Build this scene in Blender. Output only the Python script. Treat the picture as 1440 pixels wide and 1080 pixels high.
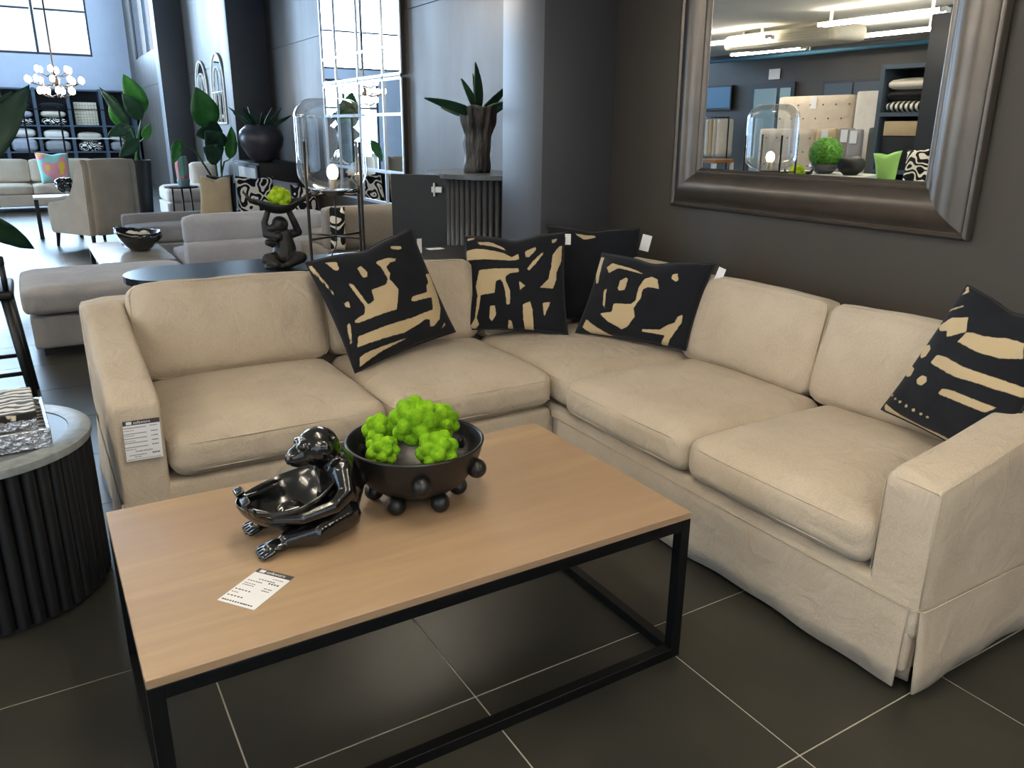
import bpy, bmesh, math, random
import numpy as np
from mathutils import Vector, Matrix, noise
random.seed(7)
for o in list(bpy.data.objects): bpy.data.objects.remove(o)
S = bpy.context.scene
COL = S.collection
PI = math.pi
# ------------------------------------------------------------------ camera
PITCH, ROLL, YAW, FPX = .312254, .009867, .544765, 1102.5
CAMZ = 1.485
def cam_axes():
    cy, sy, cp, sp = math.cos(YAW), math.sin(YAW), math.cos(PITCH), math.sin(PITCH)
    f = Vector((sy*cp, cy*cp, -sp)); r = Vector((cy, -sy, 0)); u = r.cross(f)
    c, s = math.cos(ROLL), math.sin(ROLL)
    return c*r+s*u, -s*r+c*u, f
r_, u_, f_ = cam_axes()
cam = bpy.data.cameras.new('camera'); cam.sensor_width = 36; cam.sensor_fit = 'HORIZONTAL'
cam.lens = FPX/1440*36; cam.clip_start = .05; cam.clip_end = 200
camo = bpy.data.objects.new('camera', cam); COL.objects.link(camo)
m = Matrix.Identity(4)
for i in range(3):
    m[i][0], m[i][1], m[i][2] = r_[i], u_[i], -f_[i]
m[2][3] = CAMZ
camo.matrix_world = m
S.camera = camo
# ------------------------------------------------------------------ world, daylight, exposure
W = bpy.data.worlds.new('world'); S.world = W; W.use_nodes = True
bg = W.node_tree.nodes['Background']
bg.inputs[0].default_value = (.84, .92, 1.0, 1); bg.inputs[1].default_value = 1.4
S.view_settings.view_transform = 'Standard'; S.view_settings.look = 'None'
S.view_settings.gamma = 1; S.view_settings.use_curve_mapping = False
S.view_settings.exposure = 0.0
DAY = (.55, .76, 1.0)
def area(name, loc, target, sx, sy, power, color):
    l = bpy.data.lights.new(name, 'AREA'); l.shape = 'RECTANGLE'; l.size = sx; l.size_y = sy
    l.energy = power; l.color = color
    o = bpy.data.objects.new(name, l); COL.objects.link(o); o.location = loc
    o.rotation_euler = (Vector(target)-Vector(loc)).to_track_quat('-Z', 'Y').to_euler()
    return o
# daylight coming in through the glazing of the far hall, then two added unseen windows (placed outside the panes)
area('daylight_upper_window', (-1.9, 26.9, 5.0), (-1.9, 0, 5.0), 8.4, 3.3, 2300, DAY)
area('daylight_shopfront', (-3.3, 26.9, 1.6), (-3.3, 0, 1.6), 2.4, 2.9, 750, DAY)
area('daylight_side_window', (3.6, 22.8, 4.9), (0, 22.8, 4.9), 3.4, 3.4, 650, DAY)
area('daylight_left_shopfront', (-7.0, 18.5, 2.1), (0, 18.5, 2.1), 7.4, 3.2, 1600, DAY)
area('daylight_unseen_front_window', (-1.6, -3.7, 1.35), (-1.6, 0, 1.35), 6.8, 2.3, 20, (.80, .91, 1.0))  # unseen window behind the camera, added for cooler light on the sofa
area('daylight_unseen_left_window', (-7.0, 1.6, 1.35), (0, 1.6, 1.35), 6.2, 2.3, 120, (.42, .70, 1.0))  # unseen window at the near left, added to cool the left seats
# ------------------------------------------------------------------ materials
def lin(h):
    if isinstance(h, str):
        c = [int(h[i:i+2], 16)/255 for i in (0, 2, 4)]
        return tuple((x/12.92 if x <= .04045 else ((x+.055)/1.055)**2.4) for x in c)+(1,)
    return tuple(h)+(1,)
class N:
    def __init__(s, mat): s.t = mat.node_tree; s.n = s.t.nodes
    def add(s, typ, ins=None, **kw):
        nd = s.n.new(typ)
        for k, v in kw.items(): setattr(nd, k, v)
        for k, v in (ins or {}).items():
            if hasattr(v, 'is_output') and v.is_output: s.t.links.new(v, nd.inputs[k])
            else: nd.inputs[k].default_value = v
        return nd
def mat(name, color, rough=.5, metal=0, spec=.5, var=0, scale=8, bump=0, bscale=60, color2=None, sheen=0, coat=0, emit=None, estr=0, coords='Object', stretch=None, rvar=0):
    m = bpy.data.materials.new(name); m.use_nodes = True
    k = N(m); b = k.n['Principled BSDF']
    c1 = lin(color)
    b.inputs['Base Color'].default_value = c1; b.inputs['Roughness'].default_value = rough
    b.inputs['Metallic'].default_value = metal; b.inputs['Specular IOR Level'].default_value = spec
    if sheen: b.inputs['Sheen Weight'].default_value = sheen; b.inputs['Sheen Roughness'].default_value = .5
    if coat: b.inputs['Coat Weight'].default_value = coat; b.inputs['Coat Roughness'].default_value = .08
    if emit: b.inputs['Emission Color'].default_value = lin(emit); b.inputs['Emission Strength'].default_value = estr
    if var or bump or rvar:
        tc = k.add('ShaderNodeTexCoord')
        vec = tc.outputs[coords]
        if stretch:
            mp = k.add('ShaderNodeMapping', {'Vector': vec, 'Scale': stretch}); vec = mp.outputs[0]
    if var or rvar:
        nz = k.add('ShaderNodeTexNoise', {'Vector': vec, 'Scale': scale, 'Detail': 5.0, 'Roughness': .6})
    if var:
        c2 = lin(color2) if color2 else tuple(min(1, x*(1-var)) for x in c1[:3])+(1,)
        mx = k.add('ShaderNodeMix', {'A': c1, 'B': c2}, data_type='RGBA')
        mx.inputs[6].default_value = c1; mx.inputs[7].default_value = c2
        rm = k.add('ShaderNodeMapRange', {'Value': nz.outputs[0], 'From Min': .35, 'From Max': .65})
        k.t.links.new(rm.outputs[0], mx.inputs[0]); k.t.links.new(mx.outputs[2], b.inputs['Base Color'])
    if rvar:
        rr = k.add('ShaderNodeMapRange', {'Value': nz.outputs[0], 'From Min': .3, 'From Max': .7, 'To Min': rough-rvar, 'To Max': rough+rvar})
        k.t.links.new(rr.outputs[0], b.inputs['Roughness'])
    if bump:
        nb = k.add('ShaderNodeTexNoise', {'Vector': vec, 'Scale': bscale, 'Detail': 3.0})
        bp = k.add('ShaderNodeBump', {'Height': nb.outputs[0], 'Strength': bump, 'Distance': .01})
        k.t.links.new(bp.outputs[0], b.inputs['Normal'])
    return m
def fabric(name, color, color2, wr=.25, weave=.12):
    m = mat(name, color, .9, sheen=.12, spec=.2)
    k = N(m); b = k.n['Principled BSDF']
    tc = k.add('ShaderNodeTexCoord'); v = tc.outputs['Object']
    n1 = k.add('ShaderNodeTexNoise', {'Vector': v, 'Scale': 5.0, 'Detail': 4.0})
    mx = k.add('ShaderNodeMix', data_type='RGBA'); mx.inputs[6].default_value = lin(color); mx.inputs[7].default_value = lin(color2)
    n3 = k.add('ShaderNodeTexNoise', {'Vector': v, 'Scale': 240.0, 'Detail': 2.0})
    ad = k.add('ShaderNodeMath', {0: n1.outputs[0], 1: n3.outputs[0]}, operation='MULTIPLY')
    rm = k.add('ShaderNodeMapRange', {'Value': ad.outputs[0], 'From Min': .12, 'From Max': .4})
    k.t.links.new(rm.outputs[0], mx.inputs[0]); k.t.links.new(mx.outputs[2], b.inputs['Base Color'])
    n2 = k.add('ShaderNodeTexNoise', {'Vector': v, 'Scale': 9.0, 'Detail': 3.0, 'Distortion': 1.0})
    b1 = k.add('ShaderNodeBump', {'Height': n2.outputs[0], 'Strength': wr, 'Distance': .03})
    b2 = k.add('ShaderNodeBump', {'Height': n3.outputs[0], 'Strength': weave, 'Distance': .002, 'Normal': b1.outputs[0]})
    k.t.links.new(b2.outputs[0], b.inputs['Normal'])
    return m
def print_fabric(name, dark, light, soft=.006):
    """two-tone printed cloth: float attribute 'ink' (>0 = light) drawn in the cushion's own uv"""
    m = mat(name, dark, .88, spec=.2, sheen=.08)
    k = N(m); b = k.n['Principled BSDF']
    at = k.add('ShaderNodeAttribute', attribute_name='ink')
    tc = k.add('ShaderNodeTexCoord')
    nz = k.add('ShaderNodeTexNoise', {'Vector': tc.outputs['Object'], 'Scale': 60.0, 'Detail': 2.0})
    ns = k.add('ShaderNodeMapRange', {'Value': nz.outputs[0], 'To Min': -.006, 'To Max': .006})
    ad = k.add('ShaderNodeMath', {0: at.outputs['Fac'], 1: ns.outputs[0]}, operation='ADD')
    rm = k.add('ShaderNodeMapRange', {'Value': ad.outputs[0], 'From Min': -soft*.5, 'From Max': soft*.5})
    mx = k.add('ShaderNodeMix', data_type='RGBA'); mx.inputs[6].default_value = lin(dark); mx.inputs[7].default_value = lin(light)
    k.t.links.new(rm.outputs[0], mx.inputs[0]); k.t.links.new(mx.outputs[2], b.inputs['Base Color'])
    n3 = k.add('ShaderNodeTexNoise', {'Vector': tc.outputs['Object'], 'Scale': 250.0})
    n2 = k.add('ShaderNodeTexNoise', {'Vector': tc.outputs['Object'], 'Scale': 9.0, 'Detail': 2.0})
    b1 = k.add('ShaderNodeBump', {'Height': n2.outputs[0], 'Strength': .3, 'Distance': .02})
    b2 = k.add('ShaderNodeBump', {'Height': n3.outputs[0], 'Strength': .2, 'Distance': .002, 'Normal': b1.outputs[0]})
    k.t.links.new(b2.outputs[0], b.inputs['Normal'])
    return m
def clear_glass(name, tint=(.95, .97, .98), refl=1.0, rough=.02, cap=.9):
    m = bpy.data.materials.new(name); m.use_nodes = True
    k = N(m); k.n.remove(k.n['Principled BSDF'])
    lw = k.add('ShaderNodeFresnel', {'IOR': 1.45})
    mu = k.add('ShaderNodeMath', {0: lw.outputs[0], 1: refl}, operation='MULTIPLY')
    mu = k.add('ShaderNodeMath', {0: mu.outputs[0], 1: cap}, operation='MINIMUM')
    t = k.add('ShaderNodeBsdfTransparent', {'Color': tint+(1,)})
    g = k.add('ShaderNodeBsdfGlossy', {'Color': (1, 1, 1, 1), 'Roughness': rough})
    mx = k.add('ShaderNodeMixShader', {0: mu.outputs[0], 1: t.outputs[0], 2: g.outputs[0]})
    k.t.links.new(mx.outputs[0], k.n['Material Output'].inputs[0])
    return m
def wave_mat(name, c1, c2, scale, dist, lo=.4, hi=.6, rough=.5, bands='X', detail=2.0, metal=0, stretch=(1, 1, 1)):
    m = mat(name, c1, rough, metal); k = N(m); b = k.n['Principled BSDF']
    tc = k.add('ShaderNodeTexCoord'); mp = k.add('ShaderNodeMapping', {'Vector': tc.outputs['Object'], 'Scale': stretch})
    w = k.add('ShaderNodeTexWave', {'Vector': mp.outputs[0], 'Scale': scale, 'Distortion': dist, 'Detail': detail, 'Detail Scale': 1.5}, bands_direction=bands)
    rm = k.add('ShaderNodeMapRange', {'Value': w.outputs['Fac'], 'From Min': lo, 'From Max': hi})
    mx = k.add('ShaderNodeMix', data_type='RGBA'); mx.inputs[6].default_value = lin(c1); mx.inputs[7].default_value = lin(c2)
    k.t.links.new(rm.outputs[0], mx.inputs[0]); k.t.links.new(mx.outputs[2], b.inputs['Base Color'])
    return m
def contour_mat(name, dark, light, scale=7, width=.03, rough=.85):
    """scribbled line print: contour lines of a noise field"""
    m = mat(name, dark, rough, spec=.2); k = N(m); b = k.n['Principled BSDF']
    tc = k.add('ShaderNodeTexCoord')
    n = k.add('ShaderNodeTexNoise', {'Vector': tc.outputs['Object'], 'Scale': scale, 'Detail': .6})
    w = k.add('ShaderNodeMath', {0: n.outputs[0], 1: 7.0}, operation='MULTIPLY')
    fr = k.add('ShaderNodeMath', {0: w.outputs[0]}, operation='FRACT')
    rm = k.add('ShaderNodeMath', {0: fr.outputs[0], 1: .38}, operation='LESS_THAN')
    mx = k.add('ShaderNodeMix', data_type='RGBA'); mx.inputs[6].default_value = lin(dark); mx.inputs[7].default_value = lin(light)
    k.t.links.new(rm.outputs[0], mx.inputs[0]); k.t.links.new(mx.outputs[2], b.inputs['Base Color'])
    return m
def tile_mat(name, grid=False):
    m = mat(name, '34342f', .32, spec=.5); k = N(m); b = k.n['Principled BSDF']
    geo = k.add('ShaderNodeNewGeometry')
    n = k.add('ShaderNodeTexNoise', {'Vector': geo.outputs['Position'], 'Scale': 2.2, 'Detail': 2.5, 'Roughness': .5})
    r = k.add('ShaderNodeValToRGB'); e = r.color_ramp.elements
    e[0].position = .3; e[0].color = lin('252522'); e[1].position = .75; e[1].color = lin('37352d')
    k.t.links.new(n.outputs[0], r.inputs[0])
    out = r.outputs[0]
    if grid:
        mp = k.add('ShaderNodeMapping', {'Vector': geo.outputs['Position'], 'Location': (-.2495, -.98, 0)})
        br = k.add('ShaderNodeTexBrick', {'Vector': mp.outputs[0], 'Scale': 1.0, 'Mortar Size': .003, 'Brick Width': .6, 'Row Height': .6, 'Color2': (.8, .8, .8, 1), 'Color1': (.8, .8, .8, 1), 'Mortar': (0, 0, 0, 1)}, offset=0.0)
        mx = k.add('ShaderNodeMix', data_type='RGBA'); mx.inputs[7].default_value = lin('77766d')
        k.t.links.new(br.outputs['Fac'], mx.inputs[0]); k.t.links.new(out, mx.inputs[6]); out = mx.outputs[2]
    else:
        oi = k.add('ShaderNodeObjectInfo')
        rm = k.add('ShaderNodeMapRange', {'Value': oi.outputs['Random'], 'To Min': .9, 'To Max': 1.1})
        mx = k.add('ShaderNodeVectorMath', {0: out, 1: rm.outputs[0]}, operation='MULTIPLY'); out = mx.outputs[0]
    k.t.links.new(out, b.inputs['Base Color'])
    rr = k.add('ShaderNodeMapRange', {'Value': n.outputs[0], 'From Min': .0, 'From Max': 1.0, 'To Min': .28, 'To Max': .42})
    k.t.links.new(rr.outputs[0], b.inputs['Roughness'])
    return m
def wood_mat(name, c1, c2, c3, rough=.42):
    m = mat(name, c1, rough); k = N(m); b = k.n['Principled BSDF']
    tc = k.add('ShaderNodeTexCoord')
    mp = k.add('ShaderNodeMapping', {'Vector': tc.outputs['Object'], 'Scale': (1.2, 14, 14)})
    n = k.add('ShaderNodeTexNoise', {'Vector': mp.outputs[0], 'Scale': 1.6, 'Detail': 6.0, 'Roughness': .6, 'Distortion': .6})
    mp2 = k.add('ShaderNodeMapping', {'Vector': tc.outputs['Object'], 'Scale': (.6, 6.5, 1)})
    n2 = k.add('ShaderNodeTexNoise', {'Vector': mp2.outputs[0], 'Scale': 1.0, 'Detail': 1.0})
    r = k.add('ShaderNodeValToRGB'); e = r.color_ramp.elements
    e[0].position = .3; e[0].color = lin(c1); e[1].position = .72; e[1].color = lin(c2)
    k.t.links.new(n.outputs[0], r.inputs[0])
    mx = k.add('ShaderNodeMix', data_type='RGBA'); mx.inputs[7].default_value = lin(c3)
    rm = k.add('ShaderNodeMapRange', {'Value': n2.outputs[0], 'From Min': .42, 'From Max': .58, 'To Max': .6})
    k.t.links.new(rm.outputs[0], mx.inputs[0]); k.t.links.new(r.outputs[0], mx.inputs[6]); k.t.links.new(mx.outputs[2], b.inputs['Base Color'])
    bp = k.add('ShaderNodeBump', {'Height': n.outputs[0], 'Strength': .05, 'Distance': .004})
    k.t.links.new(bp.outputs[0], b.inputs['Normal'])
    return m
MAT = {}
MAT['wall'] = mat('charcoal_wall_paint', '413c36', .46, var=.12, scale=2.2, bump=.06, bscale=14, stretch=(1, 1, .25), rvar=.06)
MAT['pillar'] = mat('dark_pillar_paint', '4a4b50', .46, var=.1, scale=2, bump=.05, bscale=12, stretch=(1, 1, .25))
MAT['hall_wall'] = mat('blue_grey_hall_paint', 'b4bccb', .6, var=.08, scale=1.5)
MAT['ceiling'] = mat('white_ceiling_paint', 'f2efe6', .8, var=.06, scale=1)
MAT['tile'] = tile_mat('dark_floor_tile'); MAT['tile_far'] = tile_mat('dark_floor_tile_grid', True)
MAT['grout'] = mat('light_grout', 'b5b2a6', .9)
MAT['linen'] = fabric('beige_linen', 'c2b5a2', 'b1a390', .4)
MAT['oak'] = wood_mat('pale_oak', '988065', 'aa9070', '967c66')
MAT['blackmetal'] = mat('black_metal', '15171a', .42, .6, var=.2, scale=30)
MAT['gloss_black'] = mat('glossy_black_resin', '0b0b0c', .16, coat=.6, bump=.12, bscale=45)
MAT['satin_black'] = mat('satin_black_ceramic', '141415', .36, bump=.03, bscale=80)
MAT['matte_black'] = mat('matte_black', '111113', .55, bump=.15, bscale=50)
MAT['black_fabric'] = fabric('black_cotton', '121317', '0c0d10')
MAT['piping'] = mat('black_piping', '15161a', .8)
MAT['moss'] = mat('green_moss', '86b824', .95, var=1, color2='588a16', scale=30, bump=.5, bscale=320, spec=.1)
MAT['moss_yellow'] = mat('yellow_green_moss', 'b2cc34', .95, var=1, color2='76a01c', scale=16, bump=.5, bscale=320, spec=.1)
MAT['pewter'] = mat('dark_pewter_frame', '6a635c', .34, .7, var=.15, scale=6, bump=.02, bscale=40)
MAT['mirror'] = mat('mirror_glass', 'f8fafa', .0, 1.0)
MAT['white_card'] = mat('white_card', 'ececec', .6)
MAT['ink'] = mat('grey_ink', '4a4a4e', .7); MAT['ink_light'] = mat('light_grey_ink', '9a9aa2', .7)
MAT['band'] = mat('dark_grey_band', '3c3b3d', .6)
MAT['stone_rim'] = mat('pale_stone_rim', '8f9698', .4, var=.3, scale=30)
MAT['stone_top'] = mat('grey_stone_top', '55595c', .3, var=.15, scale=20)
MAT['black_wood'] = mat('black_stained_wood', '16171a', .45, var=.4, scale=10, stretch=(1, 1, .15), bump=.08, bscale=30)
MAT['console_top'] = mat('black_stained_tabletop', '1b1d20', .28, var=.3, scale=6, stretch=(.2, 3, 1))
MAT['zebra'] = wave_mat('zebra_hide', '1a1612', 'd8cdb6', 9, 7, .42, .55, .6, 'Y')
MAT['hammered'] = mat('hammered_silver', 'c8cbd0', .22, .95, bump=.9, bscale=55)
MAT['grey_fabric'] = fabric('grey_upholstery', '9b9a9b', '8a898c')
MAT['grey_fabric2'] = fabric('slate_grey_upholstery', 'a7aab2', '989ba4')
MAT['taupe'] = fabric('taupe_grey_upholstery', '8f877d', '7d766d')
MAT['cream'] = fabric('cream_upholstery', 'd3c6b4', 'c4b6a2')
MAT['white_fabric'] = fabric('white_upholstery', 'e6e1d8', 'd9d3c8')
MAT['beige_cushion'] = fabric('sand_cushion_cloth', 'c9b595', 'baa683')
MAT['scribble'] = contour_mat('black_and_white_scribble_cloth', '14161b', 'e6dfd0', 6)
MAT['smoke_glass'] = clear_glass('clear_lamp_glass', (.93, .95, .96), 1.3, .02, .42)
MAT['pane'] = clear_glass('window_pane_glass', (.96, .98, 1), .6)
MAT['bronze'] = mat('dark_bronze_metal', '3a332d', .4, .8)
MAT['bulb'] = mat('lit_warm_bulb', 'ffe0b0', .4, emit='ffd9a0', estr=60)
MAT['bulb_far'] = mat('lit_chandelier_bulb', 'fff2dc', .4, emit='fff0dc', estr=41)
MAT['cord'] = mat('black_cord', '101010', .6)
MAT['leaf'] = mat('green_leaf', '3d8a35', .38, var=.5, scale=6, color2='2a6a2c')
MAT['leaf_dark'] = mat('dark_green_leaf', '234a33', .4, var=.4, scale=5)
MAT['stem'] = mat('green_stem', '4a6b35', .5)
MAT['boxwood'] = mat('boxwood_leaf', '6fb038', .7, var=.6, scale=40, color2='3f7f20')
MAT['driftwood'] = mat('burnt_driftwood', '100e0d', .45, var=1, color2='57504a', scale=6, stretch=(2.2, 2.2, .6), bump=1.0, bscale=26)
MAT['tube_light'] = mat('lit_fluorescent_tube', 'fff8ee', .4, emit='fff3e0', estr=44)
MAT['white_metal'] = mat('white_enamel', 'e4e2da', .45)
MAT['ac_white'] = mat('air_conditioner_plastic', 'd9d3c0', .5)
MAT['blue_pipe'] = mat('blue_pipe_paint', '3f7390', .45)
MAT['door_glass'] = mat('pale_blue_door_glass', '9fb9c2', .2)
MAT['door_frame'] = mat('slate_door_frame', '2b3038', .45)
MAT['shelf_blue'] = mat('slate_blue_shelf', '44525f', .5)
MAT['navy'] = mat('navy_column_paint', '1d2027', .5)
MAT['green_cushion'] = fabric('green_cushion_cloth', '8fbf6a', '7fae5a')
MAT['pot'] = mat('black_planter', '14161a', .5)
MAT['soil'] = mat('dark_soil', '1d1712', .95, bump=.5, bscale=60)
MAT['art'] = mat('pale_art_print', 'd8dce2', .4, var=.3, scale=3, color2='c9c2a8')
MAT['gold'] = mat('pale_gold_frame', 'b9b0a0', .35, .7)
MAT['silver_bar'] = mat('silver_glazing_bar', 'b4bac2', .35, .5)
MAT['asphalt'] = mat('pale_asphalt', '9b9b98', .9, var=.2, scale=3)
MAT['tan_basket'] = mat('woven_white_basket', 'ddd5c2', .8)
# ------------------------------------------------------------------ object helpers
def mesh_obj(name, bm_or_me, material, parent=None, smooth=False, world=True, angle=None):
    if isinstance(bm_or_me, bmesh.types.BMesh):
        me = bpy.data.meshes.new(name); bm_or_me.normal_update(); bm_or_me.to_mesh(me); bm_or_me.free()
    else: me = bm_or_me
    if parent is not None and world:
        me.transform(world_of(parent).inverted())
    if smooth:
        me.polygons.foreach_set('use_smooth', [True]*len(me.polygons))
        if angle: me.set_sharp_from_angle(angle=math.radians(angle))
    mats = material if isinstance(material, (list, tuple)) else [material]
    for q in mats: me.materials.append(MAT[q] if isinstance(q, str) else q)
    o = bpy.data.objects.new(name, me); COL.objects.link(o)
    if parent is not None: o.parent = parent
    return o
def world_of(o):
    mm = Matrix.LocRotScale(o.location, o.rotation_euler, o.scale)
    return world_of(o.parent) @ mm if o.parent else mm
def tag(o, label, cat, group=None):
    o['label'] = label; o['category'] = cat
    if group: o['group'] = group
    return o
def thing(name, label, cat, loc=(0, 0, 0), rz=0, group=None):
    o = bpy.data.objects.new(name, None); COL.objects.link(o); o.location = loc; o.rotation_euler = (0, 0, rz)
    o.empty_display_size = .1
    return tag(o, label, cat, group)
def struct(o): o['kind'] = 'structure'; return o
def dup(root, loc, rz=None, label=None):
    r = root.copy(); COL.objects.link(r); r.location = loc
    if rz is not None: r.rotation_euler = (0, 0, rz)
    if label: r['label'] = label
    for ch in list(root.children):
        c = ch.copy(); COL.objects.link(c); c.parent = r
        for g in ch.children:
            d = g.copy(); COL.objects.link(d); d.parent = c
    return r
def BM(): return bmesh.new()
def box(bm, x0, x1, y0, y1, z0, z1, bev=0, seg=2, M_=None):
    r = bmesh.ops.create_cube(bm, size=1, matrix=Matrix.Translation(((x0+x1)/2, (y0+y1)/2, (z0+z1)/2)) @ Matrix.Diagonal((x1-x0, y1-y0, z1-z0, 1)))
    vs = r['verts']
    if bev:
        es = list({e for v in vs for e in v.link_edges})
        b = bmesh.ops.bevel(bm, geom=es, offset=bev, segments=seg, affect='EDGES', profile=.5)
        vs = list({v for f in b['faces'] for v in f.verts} | {v for v in vs if v.is_valid})
    if M_ is not None: bmesh.ops.transform(bm, matrix=M_, verts=[v for v in vs if v.is_valid])
    return bm
def bxo(name, dims, material, parent=None, bev=0, seg=2):
    return mesh_obj(name, box(BM(), *dims, bev, seg), material, parent, smooth=bool(bev), angle=40)
def lathe(bm, prof, segs=32, c=(0, 0, 0), M_=None, cap=False):
    rings = []
    for r, z in prof:
        if r < 1e-5: rings.append([bm.verts.new((c[0], c[1], c[2]+z))])
        else: rings.append([bm.verts.new((c[0]+r*math.cos(2*PI*i/segs), c[1]+r*math.sin(2*PI*i/segs), c[2]+z)) for i in range(segs)])
    for a, b in zip(rings, rings[1:]):
        for i in range(segs):
            j = (i+1) % segs
            if len(a) == 1 and len(b) == 1: continue
            if len(a) == 1: bm.faces.new((a[0], b[j], b[i]))
            elif len(b) == 1: bm.faces.new((a[i], a[j], b[0]))
            else: bm.faces.new((a[i], a[j], b[j], b[i]))
    if M_ is not None: bmesh.ops.transform(bm, matrix=M_, verts=[v for r in rings for v in r])
    bmesh.ops.recalc_face_normals(bm, faces=bm.faces[:])
    return bm
def tube(bm, pts, r, segs=8, closed=False, caps=True):
    pts = [Vector(p) for p in pts]; n = len(pts)
    rad = r if isinstance(r, (list, tuple)) else [r]*n
    rings = []; up = None
    for i, p in enumerate(pts):
        if closed: t = pts[(i+1) % n]-pts[i-1]
        else: t = pts[min(i+1, n-1)]-pts[max(i-1, 0)]
        t.normalize()
        if up is None:
            up = Vector((0, 0, 1)) if abs(t.z) < .9 else Vector((1, 0, 0))
        a = t.cross(up)
        if a.length < 1e-4: a = t.cross(Vector((0, 1, 0)))
        a.normalize(); b = a.cross(t).normalized(); up = b
        rings.append([bm.verts.new(p+rad[i]*(math.cos(2*PI*k/segs)*a+math.sin(2*PI*k/segs)*b)) for k in range(segs)])
    prs = list(zip(rings, rings[1:]))
    if closed: prs.append((rings[-1], rings[0]))
    for A, B in prs:
        for k in range(segs):
            j = (k+1) % segs; bm.faces.new((A[k], A[j], B[j], B[k]))
    if caps and not closed:
        bm.faces.new(rings[0][::-1]); bm.faces.new(rings[-1])
    return bm
def ball(bm, c, r, sub=2, sc=(1, 1, 1), rot=None):
    M_ = Matrix.Translation(c)
    if rot is not None: M_ = M_ @ rot
    bmesh.ops.create_icosphere(bm, subdivisions=sub, radius=r, matrix=M_ @ Matrix.Diagonal((*sc, 1)))
    return bm
def limb(bm, pts, rads, n=7):
    """chain of overlapping spheres from joint to joint, later fused by remeshing"""
    for (a, b), (ra, rb) in zip(zip(pts, pts[1:]), zip(rads, rads[1:])):
        a, b = Vector(a), Vector(b)
        k = max(3, int((b-a).length/(.32*min(ra, rb)))+1)
        for i in range(k+1):
            t = i/k; ball(bm, a.lerp(b, t), ra+(rb-ra)*t, 2)
def fuse(name, bm, material, parent, voxel=.004, smooth=4):
    o = mesh_obj(name, bm, material, parent, smooth=True)
    md = o.modifiers.new('remesh', 'REMESH'); md.mode = 'VOXEL'; md.voxel_size = voxel; md.use_smooth_shade = True
    if smooth:
        sm = o.modifiers.new('smooth', 'SMOOTH'); sm.iterations = smooth; sm.factor = .5
    return o
def rbox_pt(p, h, r):
    q = Vector([max(-(h[i]-r), min(h[i]-r, p[i]*h[i])) for i in range(3)])
    d = Vector([p[i]*h[i]-q[i] for i in range(3)])
    return q+(d.normalized()*r if d.length > 1e-9 else d)
def cushion(bm, c, size, r, crown=(0, 0, 0), n=14, M_=None, wob=.004, seed=0, sag=0):
    """puffed upholstery block: rounded box whose faces bulge by crown (x,y,z)"""
    h = [s/2 for s in size]
    tmp = bmesh.new()
    bmesh.ops.create_cube(tmp, size=2)
    bmesh.ops.subdivide_edges(tmp, edges=tmp.edges[:], cuts=n-1, use_grid_fill=True)
    for v in tmp.verts:
        p = v.co.copy()
        # crowd samples towards the edges so the round-over is smooth
        p = Vector([math.copysign(abs(x)**.75, x) if abs(x) < 1 else x for x in p])
        q = rbox_pt(p, h, r)
        w = [max(0, 1-min(1, abs(p[i]))**2.4) for i in range(3)]
        q.x += math.copysign(1, p.x)*crown[0]*w[1]*w[2]*abs(p.x)
        q.y += math.copysign(1, p.y)*crown[1]*w[0]*w[2]*abs(p.y)
        q.z += math.copysign(1, p.z)*crown[2]*w[0]*w[1]*abs(p.z)
        if p.z > 0 and sag: q.z -= sag*w[0]*w[1]*.0
        nz = noise.noise(Vector((q.x*5+seed*7.3, q.y*5, q.z*5)))
        q += q.normalized()*nz*wob
        v.co = q
    M0 = Matrix.Translation(c) @ (M_ if M_ is not None else Matrix.Identity(4))
    bmesh.ops.transform(tmp, matrix=M0, verts=tmp.verts[:])
    me = bpy.data.meshes.new('t'); tmp.to_mesh(me); tmp.free(); bm.from_mesh(me); bpy.data.meshes.remove(me)
    return bm
def seam(bm, c, size, r, z, crown=(0, 0, 0), M_=None, rad=.003, n=44):
    """welt line round a cushion at height fraction z (-1..1 of half-height)"""
    h = [s/2 for s in size]; pts = []
    for i in range(n):
        t = 4*i/n; k = int(t); f = (t-k)*2-1
        p = [(f, -1), (1, f), (-f, 1), (-1, -f)][k]
        q = rbox_pt(Vector((p[0], p[1], z)), h, r)
        w0, w1, wz = max(0, 1-abs(p[0])**2.4), max(0, 1-abs(p[1])**2.4), max(0, 1-abs(z)**2.4)
        q.x += math.copysign(1, p[0])*crown[0]*w1*wz*abs(p[0]); q.y += math.copysign(1, p[1])*crown[1]*w0*wz*abs(p[1])
        pts.append(q)
    M0 = Matrix.Translation(c) @ (M_ if M_ is not None else Matrix.Identity(4))
    return tube(bm, [M0 @ p for p in pts], rad, 6, closed=True)
# ------------------------------------------------------------------ room shell
XW = 3.03
YB, YE = -3.0, 26.0
bm = BM()
Y1, Y2 = 21.2, 24.6
for z0, z1 in ((0, 2.464), (2.472, 7.0)):
    box(bm, XW, XW+.2, YB, Y1, z0, z1)
    box(bm, XW, XW+.2, Y2, YE+.2, z0, z1)
box(bm, XW, XW+.2, Y1, Y2, 0, 2.464); box(bm, XW, XW+.2, Y1, Y2, 2.472, 3.2); box(bm, XW, XW+.2, Y1, Y2, 6.6, 7.0)
box(bm, XW+.012, XW+.18, YB, YE, 2.46, 2.476)
struct(mesh_obj('wall_right', bm, 'wall'))
for i, (y0, y1) in enumerate(((3.88, 4.325), (11.39, 11.80), (17.27, 17.70))):
    struct(bxo('wall_pillar', (2.535, XW, y0, y1, 0, 2.66 if i == 0 else 7.0), 'pillar', bev=.004))
bm = BM()
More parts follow.
